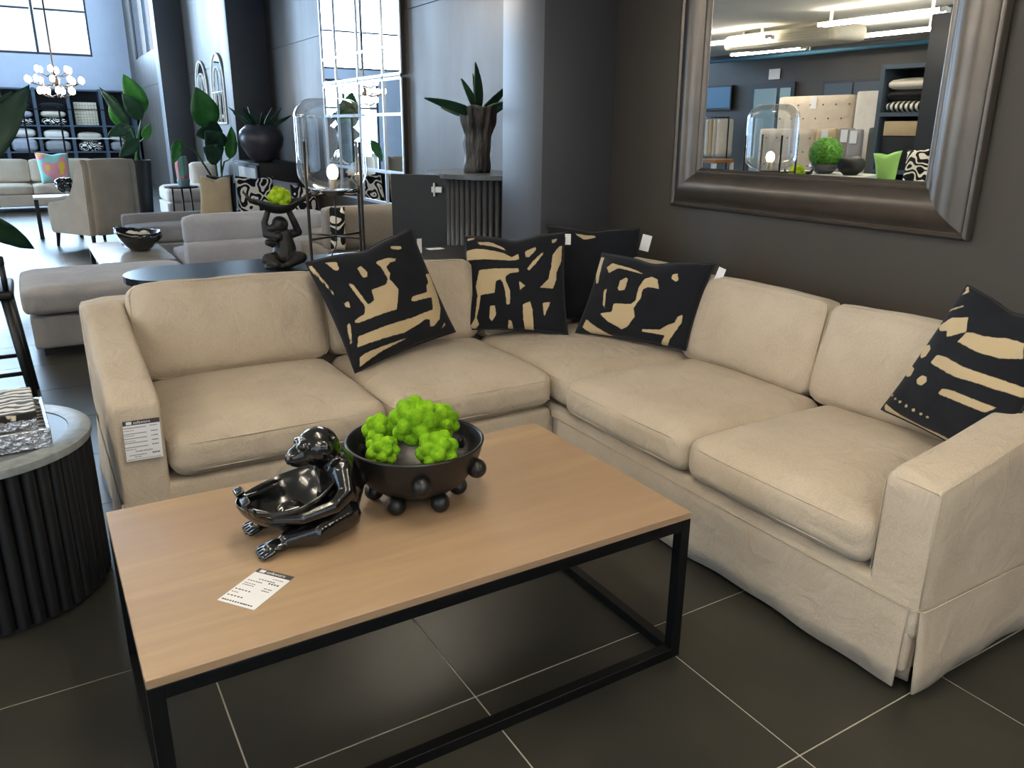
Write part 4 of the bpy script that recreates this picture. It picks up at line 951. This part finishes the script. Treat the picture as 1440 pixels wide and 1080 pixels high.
bm = BM(); lathe(bm, [(0, 0), (.06, 0), (.085, .10), (.095, .30), (.075, .42), (.068, .42), (.085, .30), (.07, .05), (0, .02)], 8, (1.97, 12.5, .675)); mesh_obj('body', bm, 'pop', pv)
mesh_obj('glass_foot', lathe(BM(), [(.0, .0), (.075, .0), (.092, .08), (.087, .10), (.06, .0)], 12, (1.97, 12.5, .675)), MAT['door_glass'], pv)
# ------------------------------------------------------------------ leafy plants
def leaf_mesh(base, tip, width, droop=.1, side=(0, -1, 0), fold=.25, n=14, wav=.01):
    base, tip = Vector(base), Vector(tip); d = tip-base; L = d.length; d.normalize()
    s = d.cross(Vector(side)); s.normalize(); up = s.cross(d).normalized()
    bm = BM(); rows = []
    for i in range(n+1):
        t = i/n; w = width/2*(math.sin(PI*min(1, t**.75)))**.8 if 0 < t < 1 else .002
        c = base+d*L*t+up*droop*L*(4*t*(1-t))*.35+Vector((0, 0, -1))*droop*L*t*t*.3
        row = []
        for k in range(-2, 3):
            q = k/2; row.append(bm.verts.new(c+s*w*q+up*abs(q)**1.5*w*fold+up*wav*math.sin(t*22+q*3)*abs(q)))
        rows.append(row)
    for a, b in zip(rows, rows[1:]):
        for k in range(4): bm.faces.new((a[k], a[k+1], b[k+1], b[k]))
    return bm
def plant(name, label, pot, leaves, root):
    t = thing(name, label, 'plant', (*pot[:2], 0))
    px, py, h, r0, r1 = pot
    mesh_obj('planter', lathe(BM(), [(0, 0), (r0, 0), (r1, h), (r1-.02, h), (r1-.03, h-.05), (0, h-.05)], 24, (px, py, 0)), 'pot', t, True, angle=40)
    mesh_obj('soil', lathe(BM(), [(0, h-.035), (r1-.03, h-.04)], 20, (px, py, 0)), 'soil', t)
    for b, tp, w, mt in leaves:
        o = mesh_obj('leaf', leaf_mesh(b, tp, w), mt, t, True); md = o.modifiers.new('thick', 'SOLIDIFY'); md.thickness = .003
        bb = Vector(b); r0v = Vector((px+random.uniform(-.05, .05), py+random.uniform(-.05, .05), h-.04)); mid = r0v.lerp(bb, .55)+Vector((0, 0, .12))
        mesh_obj('stem', tube(BM(), [r0v, mid, bb, bb.lerp(Vector(tp), .25)], [.014, .011, .008, .004], 6), 'stem', t, True)
    return t
plant('potted_strelitzia', 'tall potted plant with broad upright leaves behind the cream armchair', (1.72, 15.3, .95, .14, .20),
      [((1.86, 15, 1.70), (1.62, 14.9, 2.32), .34, 'leaf'), ((1.80, 14.9, 1.60), (1.56, 14.8, 2.02), .26, 'leaf_dark'), ((1.62, 15, 1.50), (1.25, 15, 2.12), .16, 'leaf_dark'), ((1.47, 15.1, 1.50), (1.43, 15.1, 2.0), .22, 'leaf'), ((1.62, 14.9, 1.50), (1.24, 14.7, 1.36), .20, 'leaf_dark'), ((1.72, 14.9, 1.30), (1.38, 14.8, 1.02), .22, 'leaf_dark'), ((1.80, 14.9, 1.30), (1.92, 14.8, 1.55), .14, 'leaf'), ((1.70, 15.2, 1.35), (1.45, 15.2, 1.45), .26, 'leaf_dark')], 0)
plant('potted_strelitzia', 'potted plant with one big bright leaf rising behind the daybed cushions', (2.18, 11.05, .80, .15, .20),
      [((2.11, 10.95, 1.48), (1.98, 10.85, 1.98), .34, 'leaf'), ((2.26, 10.95, 1.45), (1.90, 10.8, 1.42), .26, 'leaf_dark'), ((2.22, 10.9, 1.22), (2.02, 10.8, 1.46), .30, 'leaf_dark'), ((2.20, 10.85, 1.12), (1.97, 10.75, 1.26), .28, 'leaf_dark'), ((1.72, 10.9, 1.34), (1.60, 10.8, 1.06), .13, 'leaf'), ((2.33, 11.0, 1.10), (2.38, 10.95, 1.52), .16, 'leaf')], 0)
plant('potted_strelitzia', 'potted plant with long dark leaves beyond the bar chair', (-.75, 8.9, .5, .17, .22),
      [((-.38, 8.9, 1.10), (.17, 9.0, 1.88), .26, 'leaf_dark'), ((-.42, 9.0, 1.2), (.03, 9.0, 1.82), .22, 'leaf_dark'), ((-.45, 8.8, .70), (-.02, 9.0, .36), .20, 'leaf_dark'), ((-.8, 8.9, 1.0), (-1.0, 8.9, 1.7), .25, 'leaf')], 0)
# ------------------------------------------------------------------ dark sideboard with round vase and framed print
sb = thing('sideboard', 'black sideboard against the panelled wall carrying a round dark vase', 'cabinet', (2.73, 10.6, 0))
mesh_obj('body', box(BM(), 2.45, 3.02, 10.0, 11.3, .06, 1.08, .004, 1), 'matte_black', sb); mesh_obj('plinth', box(BM(), 2.5, 3.0, 10.04, 11.26, 0, .06), 'matte_black', sb)
for y in (10.03, 10.67): mesh_obj('door', box(BM(), 2.435, 2.45, y, y+.60, .10, 1.05, .002, 1), 'black_wood', sb)
fa = thing('framed_print', 'pale print in a black frame propped against the black sideboard', 'picture', (2.40, 10.48, .74))
bxo('frame', (2.415, 2.432, 9.98, 10.98, .74, 1.06), 'matte_black', fa); bxo('print', (2.411, 2.4155, 10.05, 10.91, .78, 1.02), 'art', fa)
fa.location.z = .74
shl = bxo('low_plinth', (2.14, 2.432, 9.96, 11.0, .625, .74), 'matte_black'); shl.location.z = 0
bpy.data.objects.remove(shl)
vz = thing('round_vase', 'large round dark vase planted with spiky succulents on the black sideboard', 'vase', (2.62, 10.45, 1.08))
mesh_obj('body', lathe(BM(), [(0, 0), (.10, 0), (.17, .06), (.255, .20), (.275, .29), (.25, .38), (.18, .44), (.15, .455), (.14, .445), (.14, .42), (0, .41)], 36, (2.62, 10.45, 1.08)), mat('charcoal_glazed_clay', '45434a', .35, var=.2, scale=5), vz, True)
for k in range(11):
    a = 2*PI*k/11; rr = random.uniform(.22, .42)
    o = mesh_obj('succulent_leaf', leaf_mesh((2.62+.06*math.cos(a), 10.45+.06*math.sin(a), 1.47), (2.62+rr*math.cos(a), 10.45+rr*math.sin(a), 1.47+random.uniform(.12, .30)), .05, .05, wav=0), 'leaf_dark', vz, True)
    o.modifiers.new('thick', 'SOLIDIFY').thickness = .006
# ------------------------------------------------------------------ grid mirrors on the panelled wall
def grid_mirror(label, y0, y1, z0, z1, ny, zs):
    t = thing('grid_mirror', label, 'mirror', (XW, (y0+y1)/2, z0))
    mesh_obj('backing', box(BM(), XW-.04, XW-.001, y0, y1, z0, z1), 'matte_black', t)
    zz = [z0]+zs+[z1]; yy = [y0+(y1-y0)*f for f in ny]
    for a, b in zip(yy, yy[1:]):
        for c, d in zip(zz, zz[1:]): mesh_obj('mirror_pane', box(BM(), XW-.044, XW-.04, a+.01, b-.01, c+.01, d-.01), 'mirror', t)
    for y in yy: mesh_obj('bar', box(BM(), XW-.056, XW-.0441, y-.014, y+.014, z0, z1), 'silver_bar', t)
    for a, b in zip(yy, yy[1:]):
        for z in zz: mesh_obj('bar', box(BM(), XW-.054, XW-.0441, a+.014, b-.014, z-.014, z+.014), 'silver_bar', t)
grid_mirror('tall grid mirror of many panes hung low behind the glass lamp', 6.86, 9.0, .80, 1.925, (0, .20, .50, .80, 1), [1.10, 1.62])
grid_mirror('grid mirror of many panes hung above the lower grid mirror', 6.86, 9.0, 1.96, 3.10, (0, .20, .50, .80, 1), [2.20, 2.85])
# arched mirrors further along
def arch_mirror(label, yc, w, z0, z1):
    t = thing('arched_mirror', label, 'mirror', (XW, yc, z0))
    r = w/2; pts = [(yc+r*math.cos(PI*i/20), z1-r+r*math.sin(PI*i/20)) for i in range(21)]+[(yc-r, z0), (yc+r, z0)]
    bm = BM(); a = [bm.verts.new((XW-.02, y, z)) for y, z in pts]; b = [bm.verts.new((XW-.001, y, z)) for y, z in pts]
    bm.faces.new(a); bm.faces.new(b[::-1])
    for i in range(len(pts)): bm.faces.new((a[i], b[i], b[(i+1) % len(pts)], a[(i+1) % len(pts)]))
    bmesh.ops.recalc_face_normals(bm, faces=bm.faces[:]); mesh_obj('glass', bm, 'mirror', t)
    mesh_obj('frame', tube(BM(), [(XW-.025, y, z) for y, z in pts], .018, 6, closed=True), 'white_metal', t, True)
    for f in (-.34, 0, .34):
        mesh_obj('bar', tube(BM(), [(XW-.028, yc+f*w*.9, z0), (XW-.028, yc+f*w*.9, z1-r*.55)], .010, 6), 'white_metal', t, True)
    mesh_obj('arch_bar', tube(BM(), [(XW-.028, yc+r*.62*math.cos(PI*i/14), z1-r*1.05+r*.62*math.sin(PI*i/14)) for i in range(15)], .010, 6), 'white_metal', t, True)
    mesh_obj('bar', tube(BM(), [(XW-.028, yc-r, z0+.5), (XW-.028, yc+r, z0+.5)], .012, 6), 'white_metal', t, True)
arch_mirror('white-framed arched mirror on the panelled wall, further from the pillar', 15.95, .95, 1.56, 2.62)
arch_mirror('white-framed arched mirror on the panelled wall, next to the pillar', 14.55, .95, 1.56, 2.66)
# ------------------------------------------------------------------ fluted drinks cabinet with open door
cb = thing('fluted_cabinet', 'grey-black fluted cabinet with rounded front and one door standing open', 'cabinet', (2.75, 4.95, 0))
CH = 1.205
plan = stadium(4.50, 5.55, 2.42, 3.62, 18)          # (y, x) outline, back half cut by the wall
pl = [(x, y) for y, x in plan]
front = [(max(2.42, x), y) for x, y in pl if x <= 3.0]
c0 = (3.0, 5.02)
body = [(3.0-.55*math.cos(a), 5.02+.52*math.sin(a)) for a in [-PI/2+PI*i/24 for i in range(25)]]
mesh_obj('carcass', prism(BM(), body, .04, CH-.03), 'matte_black', cb)
top = [(3.02-.62*math.cos(a), 5.02+.57*math.sin(a)) for a in [-PI/2+PI*i/30 for i in range(31)]]
mesh_obj('top', prism(BM(), top, CH-.03, CH), 'stone_top', cb)
fl_m = bpy.data.meshes.new('flute'); b_ = BM(); tube(b_, [(0, 0, .05), (0, 0, CH-.035)], .0195, 8); b_.to_mesh(fl_m); b_.free(); fl_m.materials.append(mat('dark_grey_lacquer', '3b3c40', .4)); fl_m.polygons.foreach_set('use_smooth', [True]*len(fl_m.polygons))
for i in range(41):
    a = -PI/2+PI*(i+.5)/41; o = bpy.data.objects.new('flute', fl_m); COL.objects.link(o); o.parent = cb
    o.location = (3.0-.56*math.cos(a)-2.75, 5.02+.53*math.sin(a)-4.95, 0)
dm = Matrix.Translation((2.455, 4.90, 0)) @ Matrix.Rotation(math.radians(128), 4, 'Z')
b = box(BM(), 0, .44, -.012, .012, .06, CH-.01, .002, 1); bmesh.ops.transform(b, matrix=dm, verts=b.verts[:]); dr = mesh_obj('door', b, 'matte_black', cb)
for z in (1.10, .35):
    b = box(BM(), .04, .12, .0125, .03, z-.02, z+.02, .003, 1); box(b, .09, .105, .0125, .034, z-.045, z+.045, .003, 1); bmesh.ops.transform(b, matrix=dm, verts=b.verts[:])
    h = mesh_obj('hinge', b, 'gold', None); h.parent = dr; h.data.transform(Matrix.Translation((-2.75, -4.95, 0)))
# burnt wood vase with aloe
tv = thing('driftwood_vase', 'tall burnt driftwood vase planted with aloe on the fluted cabinet', 'vase', (2.72, 4.98, CH))
bm = BM(); lathe(bm, [(0, 0)]+[(.086+.004*math.sin(i)+.05*max(0, (i-9)/9)**1.6, .43*i/18) for i in range(19)]+[(.125, .435), (.115, .40), (0, .36)], 64, (2.72, 4.98, CH))
for v in bm.verts:
    d = Vector((v.co.x-2.72, v.co.y-4.98, 0)); an = math.atan2(d.y, d.x)
    k = 1+.26*noise.noise(Vector((math.cos(an)*2.4, math.sin(an)*2.4, v.co.z*5)))+.05*math.sin(an*9+v.co.z*8)-.22*max(0, noise.noise(Vector((math.cos(an)*3.5, math.sin(an)*3.5, v.co.z*1.4+7))))
    v.co.z += .03*noise.noise(Vector((math.cos(an)*2, math.sin(an)*2, 3)))*(1 if v.co.z > CH+.25 else 0)
    v.co.x = 2.72+d.x*k; v.co.y = 4.98+d.y*k
mesh_obj('trunk', bm, 'driftwood', tv, True)
for tp, w in (((2.665, 4.9, 1.92), .075), ((2.28, 4.88, 1.69), .06), ((2.98, 4.98, 1.80), .055), ((2.90, 4.84, 1.68), .07), ((2.60, 4.98, 1.82), .06), ((2.50, 5.1, 1.64), .07), ((2.74, 5.08, 1.86), .05)):
    o = mesh_obj('aloe_leaf', leaf_mesh((2.72, 4.97, CH+.38), tp, w, .06, (.3, -1, 0), .35, 14, 0), 'leaf_dark', tv, True); o.modifiers.new('thick', 'SOLIDIFY').thickness = .008
# ------------------------------------------------------------------ bar chair at the left edge
bc = thing('bar_chair', 'black wooden bar chair with splayed legs beside the drum table', 'chair', (-.38, 5.0, 0))
mesh_obj('seat', box(BM(), -.62, -.14, 4.78, 5.24, .62, .67, .015, 2), 'black_wood', bc, True)
mesh_obj('backrest', box(BM(), -.62, -.58, 4.78, 5.24, .67, .92, .012, 2), 'black_wood', bc, True); mesh_obj('arm', box(BM(), -.58, -.155, 4.78, 4.81, .80, .85, .008, 2), 'black_wood', bc, True)
for x, y in ((-.58, 4.82), (-.18, 4.82), (-.58, 5.2), (-.18, 5.2)):
    sx, sy = (1 if x > -.38 else -1), (1 if y > 5 else -1)
    mesh_obj('leg', tube(BM(), [(x, y, .63), (x+.05*sx, y+.04*sy, 0)], [.026, .020], 8), 'black_wood', bc, True)
for y in (4.80, 5.22): mesh_obj('rung', tube(BM(), [(-.61, y, .22), (-.15, y, .22)], .012, 8), 'black_wood', bc, True)
mesh_obj('arm_post', tube(BM(), [(-.17, 4.797, .66), (-.17, 4.797, .80)], .014, 8), 'black_wood', bc, True)
# ------------------------------------------------------------------ shelves on the end wall
SH = thing('shelving_unit', 'wide dark display shelving with cubbies of cushions on the end wall', 'shelves', (1.1, 25.7, 0))
xs = [-1.05, -.25, .53, 1.32, 2.12, 2.92]; zs = [.02, .80, 1.48, 2.40]
for x in xs: mesh_obj('upright', box(BM(), x-.04, x+.04, 25.4, 25.98, 0, 2.46), 'shelf_blue', SH)
for z in zs:
    for a, b in zip(xs, xs[1:]): mesh_obj('shelf', box(BM(), a+.04, b-.04, 25.4, 25.98, z, z+.04), 'shelf_blue', SH)
mesh_obj('back_panel', box(BM(), -1.05, 2.92, 25.98, 25.995, 0, 2.46), 'navy', SH)
LOOK = {'scribble': 'black and white scribbled', 'grey_fabric2': 'slate grey', 'black_fabric': 'plain black', 'cream': 'cream', 'white_fabric': 'plain white', 'grey_fabric': 'light grey', 'beige_cushion': 'sand-coloured'}
def flat_cushion(x, z, w, h, m, label):
    o = mesh_obj('stacked_cushion', cushion(BM(), (0, 0, 0), (w, .42, h), min(h, .1)*.49, (.02, .02, h*.25), 8), m, None, True); o.location = (x, 25.66, z+h*.62)
    tag(o, label, 'cushion', 'cushions in the display shelves')
for (x, z, ms_) in ((.14, 1.52, (('scribble', .13), ('grey_fabric2', .13), ('black_fabric', .12))), (.92, 1.52, (('scribble', .14), ('cream', .12), ('black_fabric', .14))), (1.72, .84, (('scribble', .2), ('cream', .16))), (.14, .84, (('grey_fabric2', .26), ('white_fabric', .16))), (.92, .84, (('grey_fabric', .22), ('white_fabric', .18))), (-.65, .84, (('white_fabric', .2), ('cream', .2))), (-.65, 1.52, (('cream', .2), ('grey_fabric', .2))), (2.52, .84, (('grey_fabric', .2), ('white_fabric', .2)))):
    low = None; row = 'upper' if z > 1 else 'lower'
    for m_, h in ms_:
        flat_cushion(x, z, .58, h, m_, LOOK[m_]+' cushion '+('lying on a '+LOOK[low]+' one' if low else 'at the bottom of a stack')+', '+row+' row of display shelving'); z += h*1.46; low = m_
bk = thing('woven_panel', 'square white woven panel standing in the top row of the shelving', 'basket', (1.72, 25.6, 1.52))
mesh_obj('panel', box(BM(), 1.44, 2.0, 25.57, 25.62, 1.525, 2.12, .01, 2), 'tan_basket', bk, True)
for i in range(1, 8):
    mesh_obj('cane', box(BM(), 1.44+.07*i-.006, 1.44+.07*i+.006, 25.56, 25.57, 1.53, 2.11), 'beige_cushion', bk); mesh_obj('cane', box(BM(), 1.45, 1.99, 25.552, 25.56, 1.525+.074*i-.006, 1.525+.074*i+.006), 'beige_cushion', bk)
# black metal display rack standing before the shelves
rk = thing('display_rack', 'slim black metal rack with pale shelf edges before the display shelving', 'rack', (1.1, 22.6, 0))
for x in (.2, .95, 2.2): mesh_obj('post', box(BM(), x-.02, x+.02, 22.58, 22.62, 0, 1.95), 'blackmetal', rk)
for z in (1.20, 1.86): mesh_obj('rail', box(BM(), .22, 2.18, 22.58, 22.62, z, z+.025), 'white_metal' if z < 1.5 else 'blackmetal', rk)
# ------------------------------------------------------------------ chandelier
ch = thing('chandelier', 'tiered chandelier of lit candle bulbs hanging in the far hall', 'chandelier', (.60, 14.0, 2.0))
mesh_obj('rod', tube(BM(), [(.60, 14, 7.0), (.60, 14, 2.05)], .012, 6), 'bronze', ch, True)
mesh_obj('hub', ball(BM(), (.60, 14, 2.12), .05, 2, (1, 1, 1.6)), 'bronze', ch, True)
for rr, z, n in ((.36, 2.10, 10), (.22, 2.24, 6), (.22, 1.95, 7)):
    for k in range(n):
        a = 2*PI*(k+.3)/n; x, y = .60+rr*math.cos(a), 14+rr*math.sin(a)
        mesh_obj('arm', tube(BM(), [(.60, 14, z-.02), (.60+rr*.5*math.cos(a), 14+rr*.5*math.sin(a), z-.06), (x, y, z)], .008, 6), 'bronze', ch, True)
        mesh_obj('bulb', ball(BM(), (x, y, z+.035), .036, 2, (1, 1, 1.4)), 'bulb_far', ch, True)
# ------------------------------------------------------------------ the other side of the shop (seen in the framed mirror)
bx_ = thing('boxwood_ball', 'clipped boxwood ball in a grey stone bowl on the white sideboard', 'plant', (-2.0, 6.24, .89))
mesh_obj('bowl', lathe(BM(), [(0, 0), (.08, 0), (.15, .05), (.175, .11), (.16, .11), (.10, .05), (0, .03)], 28, (-2.0, 6.24, .89)), 'stone_top', bx_, True)
bm = BM(); ball(bm, (-2.0, 6.24, 1.115), .17, 4)
rr = random.Random(5)
for v in bm.verts: v.co += (v.co-Vector((-2, 6.24, 1.115))).normalized()*.02*noise.noise(v.co*28)
for i in range(1300):
    a, zz = rr.uniform(0, 2*PI), rr.uniform(-.75, 1); q = math.sqrt(1-zz*zz); d = Vector((q*math.cos(a), q*math.sin(a), zz)); p = Vector((-2, 6.24, 1.115))+d*rr.uniform(.165, .19)
    s = d.orthogonal().normalized(); s.rotate(Matrix.Rotation(rr.uniform(0, 6.3), 3, d)); u = d.cross(s)
    k = .011; vs = [bm.verts.new(p-s*k), bm.verts.new(p+u*k*.6), bm.verts.new(p+s*k+d*.008), bm.verts.new(p-u*k*.6)]; bm.faces.new(vs)
mesh_obj('foliage', bm, 'boxwood', bx_)['kind'] = 'stuff'
wsb = thing('sideboard', 'white sideboard carrying the boxwood ball, across from the framed mirror', 'cabinet', (-2.05, 6.1, 0))
mesh_obj('body', box(BM(), -2.3, -1.8, 5.72, 6.9, .08, .87, .004, 1), 'white_metal', wsb); mesh_obj('top', box(BM(), -2.32, -1.78, 5.70, 6.92, .87, .89, .003, 1), 'white_metal', wsb); mesh_obj('plinth', box(BM(), -2.26, -1.84, 5.76, 6.86, 0, .08), 'matte_black', wsb)
for y in (5.74, 6.32): mesh_obj('door', box(BM(), -1.8, -1.785, y, y+.56, .11, .85, .002, 1), 'white_metal', wsb)
bvz = mesh_obj('black_vase', lathe(BM(), [(0, 0), (.07, 0), (.13, .05), (.15, .11), (.13, .17), (.07, .205), (.06, .20), (.06, .16), (0, .15)], 32), 'matte_black', None, True); bvz.location = (-2.0, 5.885, .89); tag(bvz, 'squat matte black vase on the white sideboard beside the boxwood ball', 'vase')
bd = thing('bed', 'white display bed with green and scribbled cushions, across from the framed mirror', 'bed', (-2.6, 4.95, 0))
block('mattress', bd, (-2.30, 5.05, .60), (1.2, 1.2, .26), .08, (0, 0, .02), 'white_fabric'); block('divan', bd, (-2.30, 5.05, .25), (1.16, 1.16, .44), .03, (0, 0, 0), 'grey_fabric')
for x in (-2.8, -1.8):
    for y in (4.55, 5.55): mesh_obj('foot', box(BM(), x-.03, x+.03, y-.03, y+.03, 0, .035), 'black_wood', bd)
throw_cushion('throw_cushion', 'plain fresh green cushion standing on the white bed', (-2.15, 5.44, .735), (-2.15, 5.62, .735), (-2.25, 5.80, 1.12), (-2.25, 5.45, 1.16), .12, 'green_cushion', n=12, chop=.1)
throw_cushion('throw_cushion', 'black and white scribble cushion behind the green one on the white bed', (-2.35, 5.20, .735), (-2.35, 5.48, .735), (-2.45, 5.52, 1.16), (-2.45, 5.22, 1.18), .12, 'scribble', n=12)
# doors, sign, pipe, air conditioner on that side
d1 = struct(mesh_obj('door_1', box(BM(), -6.295, -6.25, 10.38, 11.42, 0, 2.10), 'door_frame'))
mesh_obj('pane', box(BM(), -6.25, -6.24, 10.46, 10.70, .12, 2.0), 'door_glass', d1); mesh_obj('pane', box(BM(), -6.25, -6.24, 10.78, 11.32, .12, 2.0), 'door_glass', d1); mesh_obj('handle', tube(BM(), [(-6.22, 10.74, .9), (-6.22, 10.74, 1.3)], .012, 8), 'silver_bar', d1)
d2 = struct(mesh_obj('door_2', box(BM(), -6.295, -6.25, 8.5, 9.78, 0, 2.08), 'door_frame')); mesh_obj('leaf_panel', box(BM(), -6.25, -6.235, 8.56, 9.12, .03, 2.03), 'shelf_blue', d2); mesh_obj('leaf_panel', box(BM(), -6.25, -6.235, 9.16, 9.72, .03, 2.03), 'shelf_blue', d2)
sg = bxo('door_sign', (-6.295, -6.285, 10.78, 11.04, 2.16, 2.34), 'white_card'); tag(sg, 'small white notice above the glass door', 'sign')
pp = mesh_obj('ceiling_pipe', tube(BM(), [(-5.5, YB+.1, 2.52), (-5.5, 12.8, 2.50)], .035, 10), 'blue_pipe', None, True, angle=40); tag(pp, 'blue pipe running under the low ceiling', 'pipe')
for y in (-1, 2.5, 6, 9.5, 12): 
    h_ = mesh_obj('hanger', box(BM(), -5.51, -5.49, y-.01, y+.01, 2.535, 2.66), 'silver_bar', pp)
au = thing('air_conditioner', 'white ceiling-hung air conditioner beside the fluorescent battens', 'air conditioner', (-3.05, 7.8, 2.38))
mesh_obj('casing', box(BM(), -3.35, -2.75, 6.85, 8.75, 2.40, 2.60, .07, 4), 'ac_white', au, True)
for i in range(4): mesh_obj('louvre', box(BM(), -2.755, -2.74, 6.98, 8.62, 2.44+.03*i, 2.455+.03*i), 'ac_white', au)
for y in (7.0, 8.6): mesh_obj('bracket', box(BM(), -3.1, -3.0, y-.02, y+.02, 2.60, 2.655), 'silver_bar', au)
# headboards leaning on that side
def headboard(label, x, y0, y1, z1, m, tuft=None, card=False):
    t = thing('headboard', label, 'headboard', (x, (y0+y1)/2, 0))
    mesh_obj('panel', cushion(BM(), (x, (y0+y1)/2, z1/2), (.10, y1-y0, z1), .03, (.006, 0, 0), 10, wob=.001), m, t, True)
    if tuft:
        ny, nz = tuft
        for i in range(ny):
            for j in range(nz): mesh_obj('button', ball(BM(), (x+.056, y0+(y1-y0)*(i+.5+(.25 if j % 2 else -.25))/ny, z1-.14-j*.21), .014, 2), 'taupe', t, True)
    if card:
        mesh_obj('price_tag', box(BM(), x+.06, x+.062, (y0+y1)/2-.06, (y0+y1)/2+.06, z1-.20, z1-.02), 'white_card', t)
headboard('tall cream buttoned headboard leaning on the wall', -5.2, 8.30, 9.76, 1.82, 'cream', (6, 5), True)
headboard('tall plain white headboard beside the cream buttoned one', -5.2, 7.74, 8.26, 1.86, 'white_fabric')
headboard('low cream buttoned headboard standing before the tall one', -4.75, 8.62, 9.72, 1.32, 'cream', (5, 3))
headboard('low beige headboard with white tag next to the low buttoned one', -4.75, 8.22, 8.58, 1.33, 'beige_cushion', None, True)
headboard('low taupe headboard with white tag in the row of headboards', -4.75, 7.92, 8.18, 1.33, 'taupe', None, True)
headboard('low light grey headboard with white tag before the dark grey one', -4.62, 7.68, 7.90, 1.32, 'grey_fabric', None, True)
headboard('low dark grey headboard at the shelf end of the row', -4.75, 7.22, 7.66, 1.34, mat('dark_grey_cloth', '55564f', .9), None, True)
# slate shelves and column
ss = thing('shelf_unit', 'slate blue open shelf with white and striped cushions', 'shelves', (-4.05, 6.55, 0))
for y in (6.22, 6.90): mesh_obj('upright', box(BM(), -4.3, -3.8, y-.03, y+.03, 0, 2.14), 'shelf_blue', ss)
for z in (.02, .78, 1.50, 2.08): mesh_obj('shelf', box(BM(), -4.3, -3.8, 6.25, 6.87, z, z+.05), 'shelf_blue', ss)
mesh_obj('back_panel', box(BM(), -4.32, -4.3, 6.22, 6.93, 0, 2.14), 'navy', ss)
def shelf_cushion(z, h, m, label):
    o = mesh_obj('shelf_cushion', cushion(BM(), (0, 0, 0), (.42, .56, h), h*.48, (.01, .01, .03), 8), m, None, True); o.location = (-4.04, 6.56, z+h/2+.02); tag(o, label, 'cushion')
MAT['stripe'] = wave_mat('striped_cloth', '1c1d20', 'e4e0d6', 4.5, 0, .45, .55, .85, 'Y')
shelf_cushion(1.55, .10, 'stripe', 'black and white striped cushion lowest on the slate shelf'); shelf_cushion(1.69, .09, 'black_fabric', 'plain black cushion between striped and white ones on the slate shelf'); shelf_cushion(1.82, .10, 'white_fabric', 'plump white cushion on top of the slate shelf stack')
tb = bxo('tan_box', (-4.2, -3.82, 6.32, 6.80, 1.26, 1.44), 'beige_cushion', None, .006); tb.location = (0, 0, 0); tag(tb, 'tan fabric box on a block in the slate shelf', 'box')
tb2 = bxo('black_block', (-4.2, -3.84, 6.30, 6.82, .83, 1.26), 'matte_black', None, .006); tag(tb2, 'black storage block under the tan box in the slate shelf', 'box')
struct(bxo('wall_column', (-3.35, -3.02, 5.45, 5.82, 0, 2.66), 'navy'))
# clothes rail, folded linen shelf, screen, small table
cr = thing('clothes_rail', 'black clothes rail against the wall near the glass door', 'rail', (-5.8, 11.9, 0))
mesh_obj('bar', tube(BM(), [(-5.8, 11.5, 1.5), (-5.8, 12.35, 1.5)], .012, 8), 'blackmetal', cr, True)
for y in (11.5, 12.35): mesh_obj('post', tube(BM(), [(-5.8, y, 1.5), (-5.8, y, 0)], .012, 8), 'blackmetal', cr, True); mesh_obj('foot', box(BM(), -6.0, -5.6, y-.015, y+.015, 0, .02), 'blackmetal', cr)
for i, m_ in enumerate(('white_fabric', 'cream', 'beige_cushion', 'white_fabric', 'grey_fabric', 'cream', 'white_fabric')):
    y = 11.58+.105*i; g = thing('hanging_throw', LOOK[m_]+' folded throw hanging on the clothes rail', 'throw', (-5.8, y, 1.49), 0, 'throws on the clothes rail')
    b = BM(); cushion(b, (-5.8, y, 1.12), (.40, .07, .70), .03, (0, .01, 0), 6, wob=.012, seed=i); mesh_obj('cloth', b, m_, g, True)
    mesh_obj('hook', tube(BM(), [(-5.8, y, 1.46), (-5.8, y, 1.515)], .004, 6), 'silver_bar', g)
tv_ = thing('wall_screen', 'black wall-mounted screen showing plain blue', 'screen', (-6.28, 12.4, 1.65)); bxo('casing', (-6.295, -6.23, 11.9, 12.75, 1.64, 2.1), 'matte_black', tv_); bxo('display', (-6.23, -6.226, 11.93, 12.72, 1.68, 2.07), mat('lit_blue_screen', '3a5f80', .3, emit='4a7090', estr=.5), tv_)
wt = thing('small_table', 'small wooden-topped table with white legs near the clothes rail', 'table', (-5.2, 11.2, 0))
mesh_obj('top', box(BM(), -5.45, -4.95, 10.95, 11.5, .70, .76, .004, 1), mat('honey_wood', 'a8733c', .5, var=.3, scale=5, stretch=(1, 8, 8)), wt)
for x in (-5.42, -4.98):
    for y in (10.98, 11.47): mesh_obj('leg', box(BM(), x-.025, x+.025, y-.025, y+.025, 0, .70), 'white_metal', wt)
